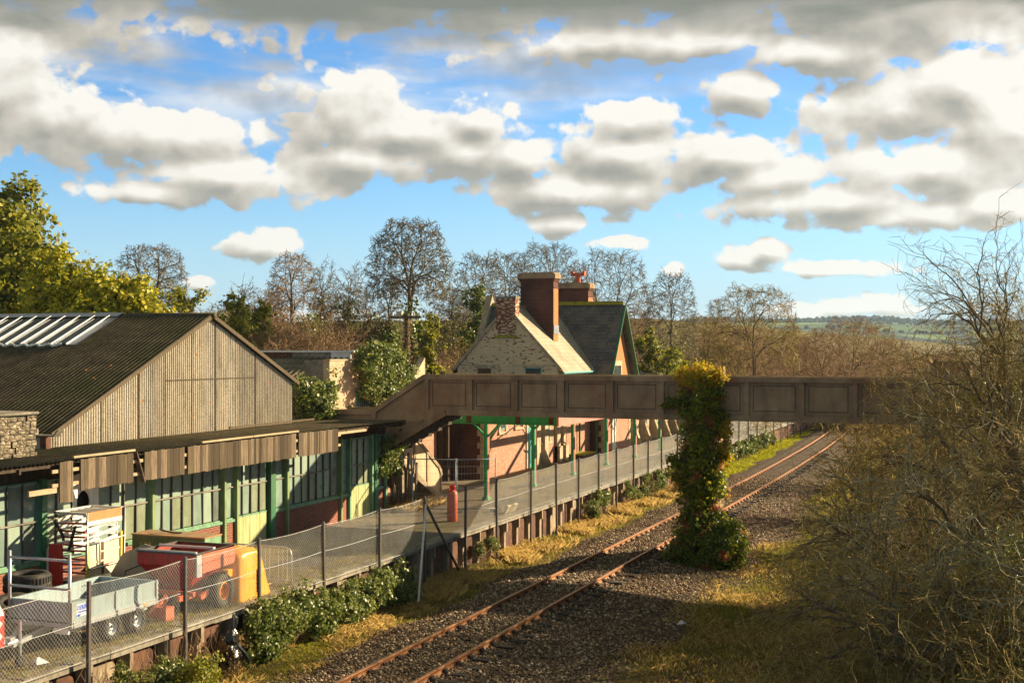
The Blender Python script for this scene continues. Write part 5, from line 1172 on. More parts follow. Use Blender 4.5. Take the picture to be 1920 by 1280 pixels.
def build_hood():
    t = thing('yellow_hood', 'orange yellow fibreglass machine hood with rounded top and raked front', 'machine hood', (-18.1, 27, PZ))
    # side profile in (y, z); lofted across X with rounded shoulders
    prof = [(26.15, PZ), (26.15, 1.9), (26.17, 2.08), (26.22, 2.2), (26.32, 2.27), (26.5, 2.31), (26.9, 2.31), (27.05, 2.29), (27.17, 2.22), (27.25, 2.10), (27.34, 1.9), (27.5, 1.5), (27.68, PZ+.12), (27.73, PZ+.05), (27.74, PZ)]
    xs = [(-19.05, .16), (-19.03, .09), (-18.97, .04), (-18.85, .01), (-18.7, 0), (-17.6, 0), (-17.42, .01), (-17.31, .035), (-17.24, .08), (-17.2, .15), (-17.19, .20)]
    c = Vector((0, 26.9, 1.5)); V = []; n = len(prof)
    for x, s in xs:
        for (y, z) in prof: V.append((x, y+(c.y-y)*s, z-(z-PZ)*s*.6 if z > PZ+.1 else z))
    q = MB(); fs = [(i*n+j, i*n+j+1, (i+1)*n+j+1, (i+1)*n+j) for i in range(len(xs)-1) for j in range(n-1)]+[tuple(range(n)), tuple(range((len(xs)-1)*n+n-1, (len(xs)-1)*n-1, -1))]
    q.add(V, fs); o = q.build('shell', 'hood_yellow', t, True)
    q = MB(); q.tube([(-17.22, 26.25, PZ+.25), (-17.2, 27.62, PZ+.25)], .014, 5); q.build('seam', 'hood_yellow', t)
    q = MB(); q.box(-17.22, -17.19, 26.95, 27.05, 1.2, 1.75); q.build('scuff_plate', 'rust_brown', t)
    q = MB(); q.box(-19.1, -18.0, 26.3, 26.36, 2.30, 2.34); q.build('hinge', 'dark_steel', t)
build_hood()
LET = {'F': [(0, 0, .22, 1), (0, .82, 1, 1), (0, .45, .8, .62)], 'O': [(0, 0, .2, 1), (.8, 0, 1, 1), (0, .82, 1, 1), (0, 0, 1, .18)], 'R': [(0, 0, .2, 1), (0, .82, .9, 1), (.8, .5, 1, .95), (0, .42, .9, .58), (.7, 0, .95, .45)],
       'P': [(0, 0, .2, 1), (0, .82, .9, 1), (.8, .5, 1, .95), (0, .42, .9, .58)], 'E': [(0, 0, .2, 1), (0, .82, 1, 1), (0, .42, .8, .58), (0, 0, 1, .18)], 'S': [(0, .82, 1, 1), (0, .5, .2, .9), (0, .42, 1, .58), (.8, .1, 1, .5), (0, 0, 1, .18)]}
def build_tank():
    t = thing('green_tank', 'long olive green steel box with rusty lid lettered FOR PRESS against the shed wall', 'steel box', (-20.3, 28.2, PZ))
    x0, x1, y0, y1, zt = -21.5, -19.25, 27.75, 28.5, 2.28
    B('body', 'box_green', t, (x0, x1, y0, y1, PZ, zt)); q = MB(); q.box(x0-.02, x1+.02, y0-.02, y1+.02, zt, zt+.03); q.build('lid', 'box_lid', t)
    q = MB(); q.box(x1, x1+.006, y0+.01, y1-.01, PZ, zt-.01); q.build('sunlit_end_paint', 'sill_green', t)  # lighter green skin paints the sun falling on this end
    q = MB(); h = .13; x = x0+.25
    for ch in 'FOR PRESS':
        if ch != ' ':
            for (a, b, c, d) in LET[ch]: q.box(x+a*.085, x+c*.085, y0-.008, y0-.002, zt-.30+b*h, zt-.30+d*h)
        x += .125 if ch != ' ' else .22
    q.build('lettering', 'stencil_paint', t)
    h_ = thing('coiled_hose', 'short black rubber hose lying curled on the green box lid', 'hose', (-20.6, 28.1, zt+.03)); q = MB(); q.tube([(-20.75, 28.2, 2.34), (-20.85, 28.05, 2.42), (-20.7, 27.95, 2.40), (-20.45, 28.05, 2.34), (-20.2, 28.1, 2.34)], .022, 6); q.build('tube', 'rubber', h_, True)
    s = thing('grey_sheet', 'curved grey sheet panel leaning between the scissor lift and red spreader', 'metal sheet', (-19.8, 25.6, PZ))
    q = MB(); V = []; P = [(-20.6, 1.05), (-20.75, 1.6), (-20.4, 2.1), (-19.75, 2.38), (-19.2, 2.28), (-19.0, 1.9), (-19.1, 1.05)]
    q.prism('Y', P, 25.95, 25.98)
    o = q.build('panel', 'sheet_grey', s); 
build_tank()
def build_lift():
    t = thing('scissor_lift', 'folded cream and red scissor lift platform with white lattice arms', 'scissor lift', (-21.2, 25.8, PZ))
    x0, x1, y0, y1 = -21.72, -20.75, 25.05, 26.4; zb, zt = 1.62, 3.2
    B('base_frame', 'dark_steel', t, (x0, x1, y0, y1, 1.3, zb-.1), (x0-.05, x0+.1, y0, y1, PZ, 1.3), (x1-.1, x1+.02, y0, y1, PZ, 1.3))
    # cream side panels facing the track
    q = MB(); q.box(x1-.03, x1, y0+.0, y1, zb, 2.42); q.box(x1-.02, x1+.015, y0+.02, y1-.3, 1.95, 1.99); q.box(x1-.02, x1+.015, y0+.5, y1-.02, 2.18, 2.22); q.build('side_panel', 'lift_cream', t)
    B('corner_plate', 'lift_yellow', t, (x1, x1+.03, y0-.03, y0+.09, zb, 2.45)); B('corner_plate', 'lift_yellow', t, (x1, x1+.03, y1-.1, y1+.02, zb, 2.6))
    q = MB(); q.box(x1, x1+.012, y0+.55, y0+.63, zb+.02, 2.4); q.build('trim_strip', 'rust_brown', t)
    q = MB()
    for k in range(16): q.box(x1+.001, x1+.006, y0+.66+k*.035, y0+.683+k*.035, 1.84, 1.875)
    q.build('lettering', 'grease_red', t)
    q = MB(); q.box(x0-.05, x0+.30, y0-.14, y0-.02, PZ+.35, 2.42); q.build('control_box', 'grease_red', t, bevel=.02)
    q = MB(); q.box(x0-.08, x0-.05, y0-.17, y0-.02, PZ+.35, 2.3); q.build('control_box_edge', 'lift_white', t)
    # stacked scissor arms
    q = MB(); w = MB(); rr = MB()
    for k in range(4):
        z = 2.38+k*.20
        q.beam((x1-.05, y0+.06, z-.02), (x1-.05, y1-.06, z+.14), .05, .07); q.beam((x1-.12, y0+.06, z+.14), (x1-.12, y1-.06, z-.02), .05, .07)
        q.beam((x0+.05, y0+.06, z-.02), (x0+.05, y1-.06, z+.14), .05, .07)
        w.tube([(x1-.06, y0+.15, z+.06), (x1-.06, y1-.15, z+.07)], .035 if k in (1, 2) else .02, 8)
    for k in range(8):
        z = 1.75+k*.165; rr.beam((x0+.03, y0+.02, z), (x1-.03, y0+.02, z+(.03 if k % 2 else -.02)), .05, .045)
        q.beam((x0+.1, y0+.0, z+.02), (x1-.15, y0+.0, z+.12), .04, .04)
    q.build('scissor_arm', 'lift_white', t); w.build('ram', 'lift_white', t, True); rr.build('red_crossbar', 'spreader_red', t)
    q = MB(); q.box(x0, x0+.07, y0, y1, zt-.05, zt); q.box(x0, x1, y0, y0+.05, zt-.07, zt-.01); q.beam((x0, y1-.03, zt-.03), (x1, y1-.03, zt-.03), .06, .06)
    for k in range(4): q.box(x0+.07, x1-.05, y0+.25+k*.26, y0+.29+k*.26, zt-.07, zt-.03)
    q.build('deck_frame', 'lift_white', t)
    q = MB()
    for k in range(4): q.box(x1-.03, x1+.012+.006*(k % 2), y0+.03, y1-.05, zt-.21+k*.052, zt-.165+k*.052)
    q.build('deck_edge', 'lift_orange', t)
    q = MB(); q.box(x1-.03, x1+.02, y0+.04, y1-.04, zt-.33, zt-.22); q.build('deck_beam', 'lift_white', t)
    # guard rail folded over the side
    q = MB(); X = x1+.05
    q.tube([(X, y0-.02, zt-.02), (X, y0-.02, 2.0), (X, y0+.03, 1.86), (X, y0+.12, 1.82), (X, y1-.1, 1.86), (X, y1, 1.95), (X, y1+.03, zt)], .018, 7)
    q.tube([(X, y0-.02, 2.42), (X, y1+.03, 2.48)], .018, 7); q.tube([(X, y0+.0, 2.55), (X, y0+.3, 2.60), (X, y0+.42, 2.5), (X, y0+.44, 1.9)], .018, 7)
    q.build('guard_rail', 'galvanised', t, True)
    q = MB(); q.beam((x0+.05, y0-.06, 3.02), (x0+.32, y0-.06, 2.62), .02, .09, (0, 1, 0)); q.beam((x0+.32, y0-.06, 2.62), (x0+.34, y0-.06, 2.5), .02, .08, (0, 1, 0)); q.beam((x1-.28, y0-.06, 2.88), (x1-.48, y0-.06, 2.25), .02, .10, (0, 1, 0)); q.build('rubber_flap', 'rubber', t)
build_lift()
def build_tyres():
    def tyre(x, y, z, r, w, label, ax='Z', g='old tractor tyres by the shed wall'):
        t = thing('tyre', label, 'tyre', (x, y, z), g); q = MB()
        A = 'Z' if ax == 'Z' else (Vector((.25, -.2, .95)).normalized(), Vector((.95, .2, -.2)).normalized(), Vector((-.1, .97, .2)).normalized())
        p = [(r*.52, -w/2*.8), (r*.7, -w/2), (r*.9, -w/2), (r, -w*.36), (r, w*.36), (r*.9, w/2), (r*.7, w/2), (r*.52, w/2*.8), (r*.56, w*.3), (r*.72, 0), (r*.56, -w*.3), (r*.52, -w/2*.8)]
        q.lathe((x, y, z+w/2), A, p, 40); q.build('casing', 'rubber', t, True); q = MB()
        a, u, v = (Vector((0, 0, 1)), Vector((1, 0, 0)), Vector((0, 1, 0))) if ax == 'Z' else A
        for k in range(40):
            for s in (-1, 1):
                an = 2*math.pi*(k+(.5 if s > 0 else 0))/40; d = u*math.cos(an)+v*math.sin(an); c = Vector((x, y, z+w/2))+d*(r+.004)+a*(s*w*.2); q.beam(c-a*w*.14, c+a*w*.14, .045, .02, tuple(d))
        q.build('tread', 'rubber', t)
    tyre(-21.0, 23.45, PZ+.02, .50, .46, 'lower worn black tyre of the stack of two behind the blue trailer', )
    tyre(-21.05, 23.4, PZ+.50, .52, .46, 'upper worn black tyre topping the stack of two behind the blue trailer')
    tyre(-20.3, 22.2, PZ+.30, .48, .30, 'loose black tyre leaning in front of the tyre stack at the left edge', 'T')
    rng = np.random.default_rng(12); t = thing('rubble_heap', 'heap of brick rubble and dead leaves between tyres and trailer', 'rubble heap', (-20.6, 24.4, PZ)); q = MB(); r = random.Random(3)
    for k in range(160):
        x = -20.5+r.gauss(0, .42); y = 24.2+r.gauss(0, .5); h = .55*math.exp(-((x+20.5)**2+(y-24.2)**2)/.5); s = r.uniform(.04, .10); q.beam((x-s, y-s*r.uniform(-1, 1), PZ+h*r.random()+.03), (x+s, y+s*r.uniform(-1, 1), PZ+h*r.random()+.05), s*.9, s*.7)
    q.build('rubble', 'rust_brown', t); g = Geo(); P = np.stack([rng.normal(-20.5, .5, 700), rng.normal(24.2, .6, 700), PZ+.05+.5*rng.random(700)*np.exp(-np.abs(rng.normal(0, .7, 700)))], 1); g.add(*leaves_arr(rng, P, .05)); g.obj('dead_leaves', 'dry_leaf', t)
    t = thing('red_cabinet', 'red metal cabinet with white square labels at the extreme left edge', 'cabinet', (-17.7, 17.9, PZ)); x0, x1, y0, y1 = -18.6, -17.45, 17.2, Yat(9, -17.45)
    q = MB(); q.prism('X', [(y0, PZ+.55), (y1, PZ+.55), (y1+.0, 2.25), (y1-.18, 2.5), (y0, 2.5)], x0, x1); b = q.build('body', 'grease_red', t, bevel=.02)
    q = MB()
    for z in (1.95, 1.72): q.add([(x1+.008, y1-.16, z), (x1+.008, y1-.06, z+.10), (x1+.008, y1-.16, z+.2), (x1+.008, y1-.26, z+.10)], [(0, 1, 2, 3)])
    q.prism('X', [(y1-.3, 2.2), (y1-.02, 2.2), (y1-.16, 2.46), (y1-.3, 2.46)], x1+.004, x1+.008)
    q.build('label', 'sign_white', b); q = MB(); 
    for y in (y0+.1, y1-.1): q.box(x0+.1, x1-.1, y-.04, y+.04, PZ, PZ+.55)
    q.build('leg', 'dark_steel', t)
build_tyres()
def build_small():
    t = thing('gas_cylinder', 'tall orange red gas cylinder standing on the platform under the footbridge', 'gas cylinder', (-18.4, 41.5, PZ)); x, y = -18.4, 41.5
    q = MB(); q.lathe((x, y, PZ), 'Z', [(.001, 0), (.17, 0), (.185, .03), (.185, .98), (.165, 1.05), (.11, 1.10), (.04, 1.12), (.001, 1.12)], 28); q.build('body', 'cylinder_orange', t, True)
    q = MB()
    for k in range(3): a0 = 2*math.pi*k/3; q.add([(x+.10*math.cos(a0+b), y+.10*math.sin(a0+b), z) for z in (PZ+1.07, PZ+1.26) for b in (0, .35, .7, 1.05, 1.4)], [(i, i+1, i+6, i+5) for i in range(4)])
    q.lathe((x, y, PZ), 'Z', [(.095, 1.23), (.115, 1.23), (.115, 1.27), (.095, 1.27), (.095, 1.23)], 20); q.build('collar', 'grease_red', t)
    q = MB(); q.tube([(x, y, PZ+1.1), (x, y, PZ+1.2)], .025, 8); q.build('valve', 'bare_timber', t)
    t = thing('pale_slab', 'pale concrete slab propped at an angle near the platform edge', 'concrete slab', (-17.3, 44.4, PZ))
    q = MB(); q.beam((-17.35, 44.0, PZ+.16), (-17.25, 44.75, PZ+.19), .09, .34, (.6, 0, 1)); q.build('slab', 'pale_stone', t, bevel=.01); q = MB(); q.beam((-17.5, 44.7, PZ+.02), (-17.28, 44.72, PZ+.3), .05, .06); q.build('prop', 'bare_timber', t)
    t = thing('tube_barrier', 'bent galvanised tube pedestrian barrier behind the fence past the yellow hood', 'barrier', (-18.2, 28.45, PZ)); X1, X0, y = -17.1, -19.3, 28.45
    q = MB(); q.tube([(X1, y, PZ), (X1, y, PZ+.85), (X1-.05, y, PZ+.98), (X1-.18, y, PZ+1.03), (X0+.18, y, PZ+1.03), (X0+.05, y, PZ+.98), (X0, y, PZ+.85), (X0, y, PZ)], .02, 8); q.tube([(X0, y, PZ+.18), (X1, y, PZ+.18)], .016, 6); q.build('frame', 'galvanised', t, True)
    q = MB()
    for k in range(1, 17): x = X0+(X1-X0)*k/17; q.tube([(x, y, PZ+.18), (x, y, PZ+1.02)], .007, 5, False)
    q.build('bars', 'galvanised', t); q = MB()
    for x in (X0, X1): q.box(x-.03, x+.03, y-.25, y+.25, PZ, PZ+.02)
    q.build('foot', 'galvanised', t)
    # plastic bag caught on the fence
    t = thing('black_bag', 'torn shiny black plastic bag hanging down the platform edge below the fence', 'plastic bag', (-16.6, 24.9, .3))
    rng = random.Random(8); q = MB(); yb = Yat(437, -16.32); pts = [(1.18, .03), (1.08, .10), (.95, .13), (.85, .09), (.72, .17), (.6, .2), (.48, .13), (.36, .2), (.24, .22), (.12, .16), (.02, .1)]; n = 14; V = []
    for i, (z, r) in enumerate(pts):
        cy = yb+.06*math.sin(i*1.1); 
        for k in range(n): a = 2*math.pi*k/n; rr = r*(1+rng.uniform(-.35, .35)); V.append((-16.32+rr*.5*math.cos(a), cy+rr*math.sin(a), z+rng.uniform(-.02, .02)))
    q.add(V, [(i*n+k, i*n+(k+1) % n, (i+1)*n+(k+1) % n, (i+1)*n+k) for i in range(len(pts)-1) for k in range(n)]); q.tube([(-16.3, yb+.1, .45), (-16.24, yb+.3, .25), (-16.22, yb+.42, .08), (-16.22, yb+.5, -.05)], [.07, .05, .06, .02], 6); q.build('sack', 'black_plastic', t)
    t = thing('mossy_step', 'low slab covered in bright yellow moss at the station wall corner', 'step', (-22.2, 68, PZ)); B('slab', 'rust_brown', t, (-22.8, -21.9, 67.3, 69.6, PZ, PZ+.22)); B('moss', 'moss_yellow', t, (-22.82, -21.88, 67.28, 69.62, PZ+.222, PZ+.28), bevel=.02)
    t = thing('leaning_plate', 'small grey stone plate leaning on the station wall', 'stone plate', (-22.5, 62.5, PZ)); q = MB(); q.beam((-22.35, 62.6, PZ), (-22.7, 62.7, PZ+.75), .5, .06, (0, 1, 0)); q.build('plate', 'coping_concrete', t)
    t = thing('white_scrap', 'crumpled scrap of white paper lying on the right shoulder of the ballast', 'scrap', (-8.1, 33.4, -.15)); g = MB(); g.add([(-8.25, 33.3, -.17), (-8.05, 33.28, -.13), (-8.0, 33.45, -.16), (-8.2, 33.5, -.10), (-8.12, 33.38, -.05)], [(0, 1, 4), (1, 2, 4), (2, 3, 4), (3, 0, 4)]); g.build('paper', 'sign_white', t)
    t = thing('white_rag', 'crumpled white rag on the platform in front of the trailer', 'rag', (-17.6, 19.9, PZ)); g = MB(); g.add([(-17.7, 19.6, PZ+.01), (-17.45, 19.65, PZ+.02), (-17.4, 19.95, PZ+.01), (-17.65, 20.0, PZ+.02), (-17.55, 19.8, PZ+.14), (-17.5, 19.7, PZ+.10)], [(0, 1, 5), (1, 2, 4), (1, 4, 5), (2, 3, 4), (3, 0, 4), (0, 5, 4)]); g.build('cloth', 'sign_white', t)
    # telegraph poles
    def pole(x, y, zb, zt, r, label, ivy=True):
        t = thing('telegraph_pole', label, 'telegraph pole', (x, y, zb), 'telegraph poles'); q = MB(); q.tube([(x, y, zb), (x+.03, y, (zb+zt)/2), (x, y, zt)], [r*1.15, r, r*.85], 9); q.build('pole', 'pole_bark', t, True)
        q = MB(); q.beam((x-.85, y-.12, zt-.18), (x+.85, y-.12, zt-.18), .1, .12); q.build('crossarm', 'pole_bark', t)
        q = MB()
        for d in (-.75, -.45, .45, .75): q.lathe((x+d, y-.12, zt-.12), 'Z', [(.02, 0), (.05, .02), (.05, .08), (.03, .1), (.045, .12), (.04, .18), (.001, .2)], 8)
        q.build('insulator', 'ceramic_white', t, True)
        if ivy:
            rng = np.random.default_rng(5); n = 900; a = rng.uniform(0, 6.28, n); rr = rng.normal(r+.03, .05, n); P = np.stack([x+np.cos(a)*rr, y+np.sin(a)*rr, rng.uniform(zb, zt-.4, n)], 1); g = Geo(); g.add(*leaves_arr(rng, P, .07)); g.obj('creeper', 'dry_leaf', t)
            q = MB(); q.box(x-.5, x-.2, y-.2, y-.05, zt-.15, zt+.12); q.build('junction_box', 'pale_stone', t)
    pole(Xat(763, 58), 58, 1, Zat(588, Xat(763, 58), 58), .15, 'stout creeper covered telegraph pole with a short crossarm behind the footbridge stair')
    x, y = at(165, 105); pole(x, y, float(gz(x, y)), CAMZ+166/F*105, .13, 'thin distant telegraph pole rising above the yellow laurel', False)
build_small()

# ================================================================== IVY AND SHRUBS
def build_ivy():
    rng = np.random.default_rng(31)
    # ivy on the pier
    X = -9.78; Yf = BY0-.45
    lumps = []
    root = thing('pier_ivy', 'thick column of green, gold and red climber smothering the footbridge pier', 'climber', (X, Yf, -.2))
    def col(z0, z1, rx, ry, cx, cy, step=.45):
        L = []; z = z0
        while z <= z1: L.append((cx+rng.uniform(-.12, .12), cy+rng.uniform(-.1, .1), z, rx*rng.uniform(.85, 1.15), ry*rng.uniform(.9, 1.1), .42)); z += step
        return L
    up = col(2.6, 5.9, .66, .6, X-.05, Yf+.28, .34); mid = col(1.0, 2.9, .58, .6, X+.05, Yf+.3, .32)
    low = [(X+.15, Yf-.1, -.1, .95, .8, .5), (X+.35, Yf-.2, .45, 1.0, .85, .55), (X+.1, Yf, .95, .85, .75, .5), (X-.35, Yf, .1, .75, .7, .55), (X+.85, Yf-.1, .75, .62, .6, .55), (X+.8, Yf-.1, .2, .7, .6, .5), (X-.1, Yf+.1, 1.4, .62, .6, .35)]
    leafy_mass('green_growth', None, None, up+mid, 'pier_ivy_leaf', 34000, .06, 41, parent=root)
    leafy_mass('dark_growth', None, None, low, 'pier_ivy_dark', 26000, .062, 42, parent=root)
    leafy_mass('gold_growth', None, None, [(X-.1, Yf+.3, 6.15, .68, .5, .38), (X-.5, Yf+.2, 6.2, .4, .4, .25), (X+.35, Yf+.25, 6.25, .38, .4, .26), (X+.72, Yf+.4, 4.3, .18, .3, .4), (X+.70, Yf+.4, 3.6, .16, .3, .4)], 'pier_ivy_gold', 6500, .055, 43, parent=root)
    leafy_mass('side_spray', None, None, [(X-.9, Yf+.35, 5.3, .35, .2, .16), (X-1.15, Yf+.35, 5.2, .22, .15, .1), (X-.85, Yf+.2, 3.4, .3, .3, .3), (X-.7, Yf+.1, 2.7, .25, .3, .4)], 'pier_ivy_leaf', 2600, .055, 44, parent=root)
    g = MB(); 
    for k in range(7): a = k*.9; g.tube([(X+.4*math.cos(a), Yf+.3+.1*math.sin(a), -.3), (X+.45*math.cos(a+.5), Yf+.15, 1.8), (X+.4*math.cos(a+1.2), Yf+.15, 3.6), (X+.5*math.cos(a+1.6), Yf+.2, 5.5)], [.06, .045, .035, .02], 5)
    g.build('stem', 'bark', root, True)
    # big glossy ivy on the outbuilding
    OX = -26.0; lm = []
    for px, py, r in ((700, 690, 1.0), (720, 670, .9), (735, 700, 1.1), (700, 725, .9), (745, 725, .9), (690, 665, .6), (715, 745, .7), (752, 690, .6), (765, 715, .5), (680, 690, .4), (730, 755, .6)):
        Y = Yat(px, OX+.3); lm.append((OX+.35, Y, Zat(py, OX+.3, Y), .55, r, r*.85))
    leafy_mass('wall_ivy', 'big rounded glossy ivy clump on the tan rendered wall behind the stair', 'ivy', lm, 'ivy_leaf', 14000, .07, 51, trunk=[((OX+.2, 50, PZ), (OX+.3, 50.4, 5.5), .09)])
    lm = [((Xat(px, 42.6)), 42.6+.2*k, Zat(py, Xat(px, 42.6), 42.6), .55, .6, .5) for k, (px, py) in enumerate(((556, 735), (575, 740), (590, 765), (570, 770), (560, 790), (590, 790), (550, 755), (578, 725)))]
    leafy_mass('shed_ivy', 'bushy ivy spilling over the right end of the corrugated gable', 'ivy', lm, 'ivy_leaf', 7000, .075, 52, trunk=[((-24.7, 42.7, PZ), (-24.8, 42.8, 5.0), .07)])
    lm = []
    for px, py, r in ((728, 840, .35), (738, 855, .35), (722, 870, .35), (735, 880, .25), (745, 835, .3), (716, 885, .2), (728, 862, .35)):
        Y = Yat(px, -21.75); lm.append((-21.75, Y, Zat(py, -21.75, Y), .3, r, r))
    leafy_mass('corner_ivy', 'ragged ivy hanging from the roof corner over the end of the glazed wall', 'ivy', lm, 'ivy_leaf', 2600, .06, 53, trunk=[((-21.8, 43.5, PZ), (-21.8, 43.4, 3.6), .04), ((-21.7, 43.7, PZ), (-21.9, 43.2, 2.9), .03)])
    # ivy and bramble along the platform edge
    def edge(y0, y1, n, lab, seed, h0, h1, size=.05, dens=1, thick=1.0, m='ivy_leaf'):
        r = np.random.default_rng(seed); L = []
        for k in range(int(n*2.6)):
            y = r.uniform(y0, y1); h = h0+(h1-h0)*r.random(); s_ = r.uniform(.45, 1.15)*thick
            L.append((-16.78+.22*s_+.22*(1-(h-h0)/max(.1, h1-h0))*r.random(), y, h*(.55+.45*math.sin(y*1.7+seed)**2), .22*s_, .42*s_, .30*s_))
        root = leafy_mass('edge_ivy', lab, 'ivy', L, m, int(1900*n*dens), size, seed, inner=.35)
        g = Geo(); ns = int(n*26); Y = r.uniform(y0, y1, ns); Z0 = r.uniform(-.2, .5, ns); X0 = -16.7+r.normal(0, .08, ns)
        P0 = np.stack([X0, Y, Z0-.15], 1); P2 = P0+np.stack([r.uniform(-.05, .3, ns), r.normal(0, .3, ns), r.uniform(.1, .9, ns)], 1); P1 = (P0+P2)/2+np.stack([r.uniform(0, .15, ns), r.normal(0, .05, ns), r.uniform(.0, .15, ns)], 1)
        g.add(*tubes_arr(P0, P1, P2, np.full(ns, .007), np.full(ns, .003), 3)); g.obj('stems', 'twig_tan', root)
    edge(25.7, 28.8, 9, 'waist high glossy ivy bank against the platform below the yellow hood', 61, .0, 1.0, .05, 1.5, 1.25)
    edge(29.0, 33.9, 12, 'dense dark ivy bank against the platform in the shadow of the footbridge', 62, .0, .95, .05, 1.3, 1.15)
    edge(20.2, 24.3, 7, 'low bramble and ivy tangle under the platform edge below the trailer', 63, -.1, .6, .042, 1.0, 1.0)
    edge(14.5, 20.0, 8, 'leafy bramble tangle at the bottom left below the fence', 64, .0, .75, .042, 1.0, 1.0)
    edge(39.7, 41.2, 2, 'small ivy tuft between the fence struts on the platform edge', 65, .4, .8, .04, .8, .6)
    edge(51.2, 54.8, 5, 'straggly ivy patch on the platform face past the pale slab', 66, .3, .9, .045, .8, .8)
    edge(57, 66, 10, 'straggly ivy patch on the platform face left of the ivy clad pier', 67, .3, .95, .045, .7, .8)
    edge(75, 96, 16, 'long pale ivy run on the distant platform face right of the pier', 68, .3, 1.1, .06, .7, 1.2)
    edge(14.5, 25.0, 12, 'dry brown bramble mat along the wall foot below the trailer', 72, -.2, .45, .035, 1.0, 1.0, 'dry_leaf')
    c = leafy_mass('ground_fern', 'bright green feathery shrub at the foot of the platform below the trailer', 'shrub', [(-16.0, 22.7, .1, .35, .45, .45), (-15.9, 23.0, .3, .25, .3, .4)], 'conifer_leaf', 1600, .04, 69)
    leafy_mass('tiny_conifer', 'small rusty green cone shaped sapling beside the far platform fence', 'sapling', [(-16.0, 64.5, .3, .3, .3, .6)], 'dry_leaf', 900, .05, 70)
build_ivy()
def evergreens():
    def m(px, py, z, r, rz=None): x, y = at(px, z); return (x, y, CAMZ+(654-py)/F*z, r, r, rz or r)
    z = 64
    L = [m(*q) for q in ((20, 400, 70, 1.7), (-10, 450, 70, 2.4), (45, 450, 69, 1.6), (20, 500, 68, 2.2), (62, 500, 68, 1.3), (-20, 550, 68, 2.5), (40, 555, 67, 1.9), (75, 560, 67, 1.3), (30, 600, 67, 2.4), (-5, 395, 71, 1.4))]
    leafy_mass('tall_conifer', 'tall dense golden green conifer at the left edge above the shed roof', 'conifer', L, 'conifer_leaf', 20000, .16, 81, trunk=[((L[3][0], L[3][1], 4), (L[0][0], L[0][1], 13), .4)], inner=.55)
    specs = [('bright yellow green laurel touching the tall conifer', ((95, 530, 64, 1.4), (110, 500, 64, 1.0), (130, 560, 63, 1.6), (95, 590, 62, 1.6), (85, 560, 64, 1.2), (120, 530, 63, 1.1), (150, 600, 62, 1.4))),
             ('lower bright yellow laurel in the middle of the row above the shed ridge', ((185, 560, 62, 1.4), (165, 590, 61, 1.4), (200, 590, 61, 1.5), (175, 545, 63, .9), (215, 570, 62, 1.0))),
             ('rounded bright yellow laurel at the right end of the row above the shed ridge', ((245, 570, 62, 1.2), (265, 590, 61, 1.2), (235, 600, 61, 1.4), (285, 605, 61, 1.0), (228, 550, 62, .8), (255, 555, 62, .7)))]
    for i, (lab, q) in enumerate(specs):
        L = [m(*p) for p in q]; leafy_mass('laurel', lab, 'laurel', L, 'laurel_leaf', 9000, .13, 85+i, trunk=[((L[0][0], L[0][1], 3), (L[0][0], L[0][1], 8.5), .2)], group='yellow laurels behind the shed', inner=.5)
evergreens()

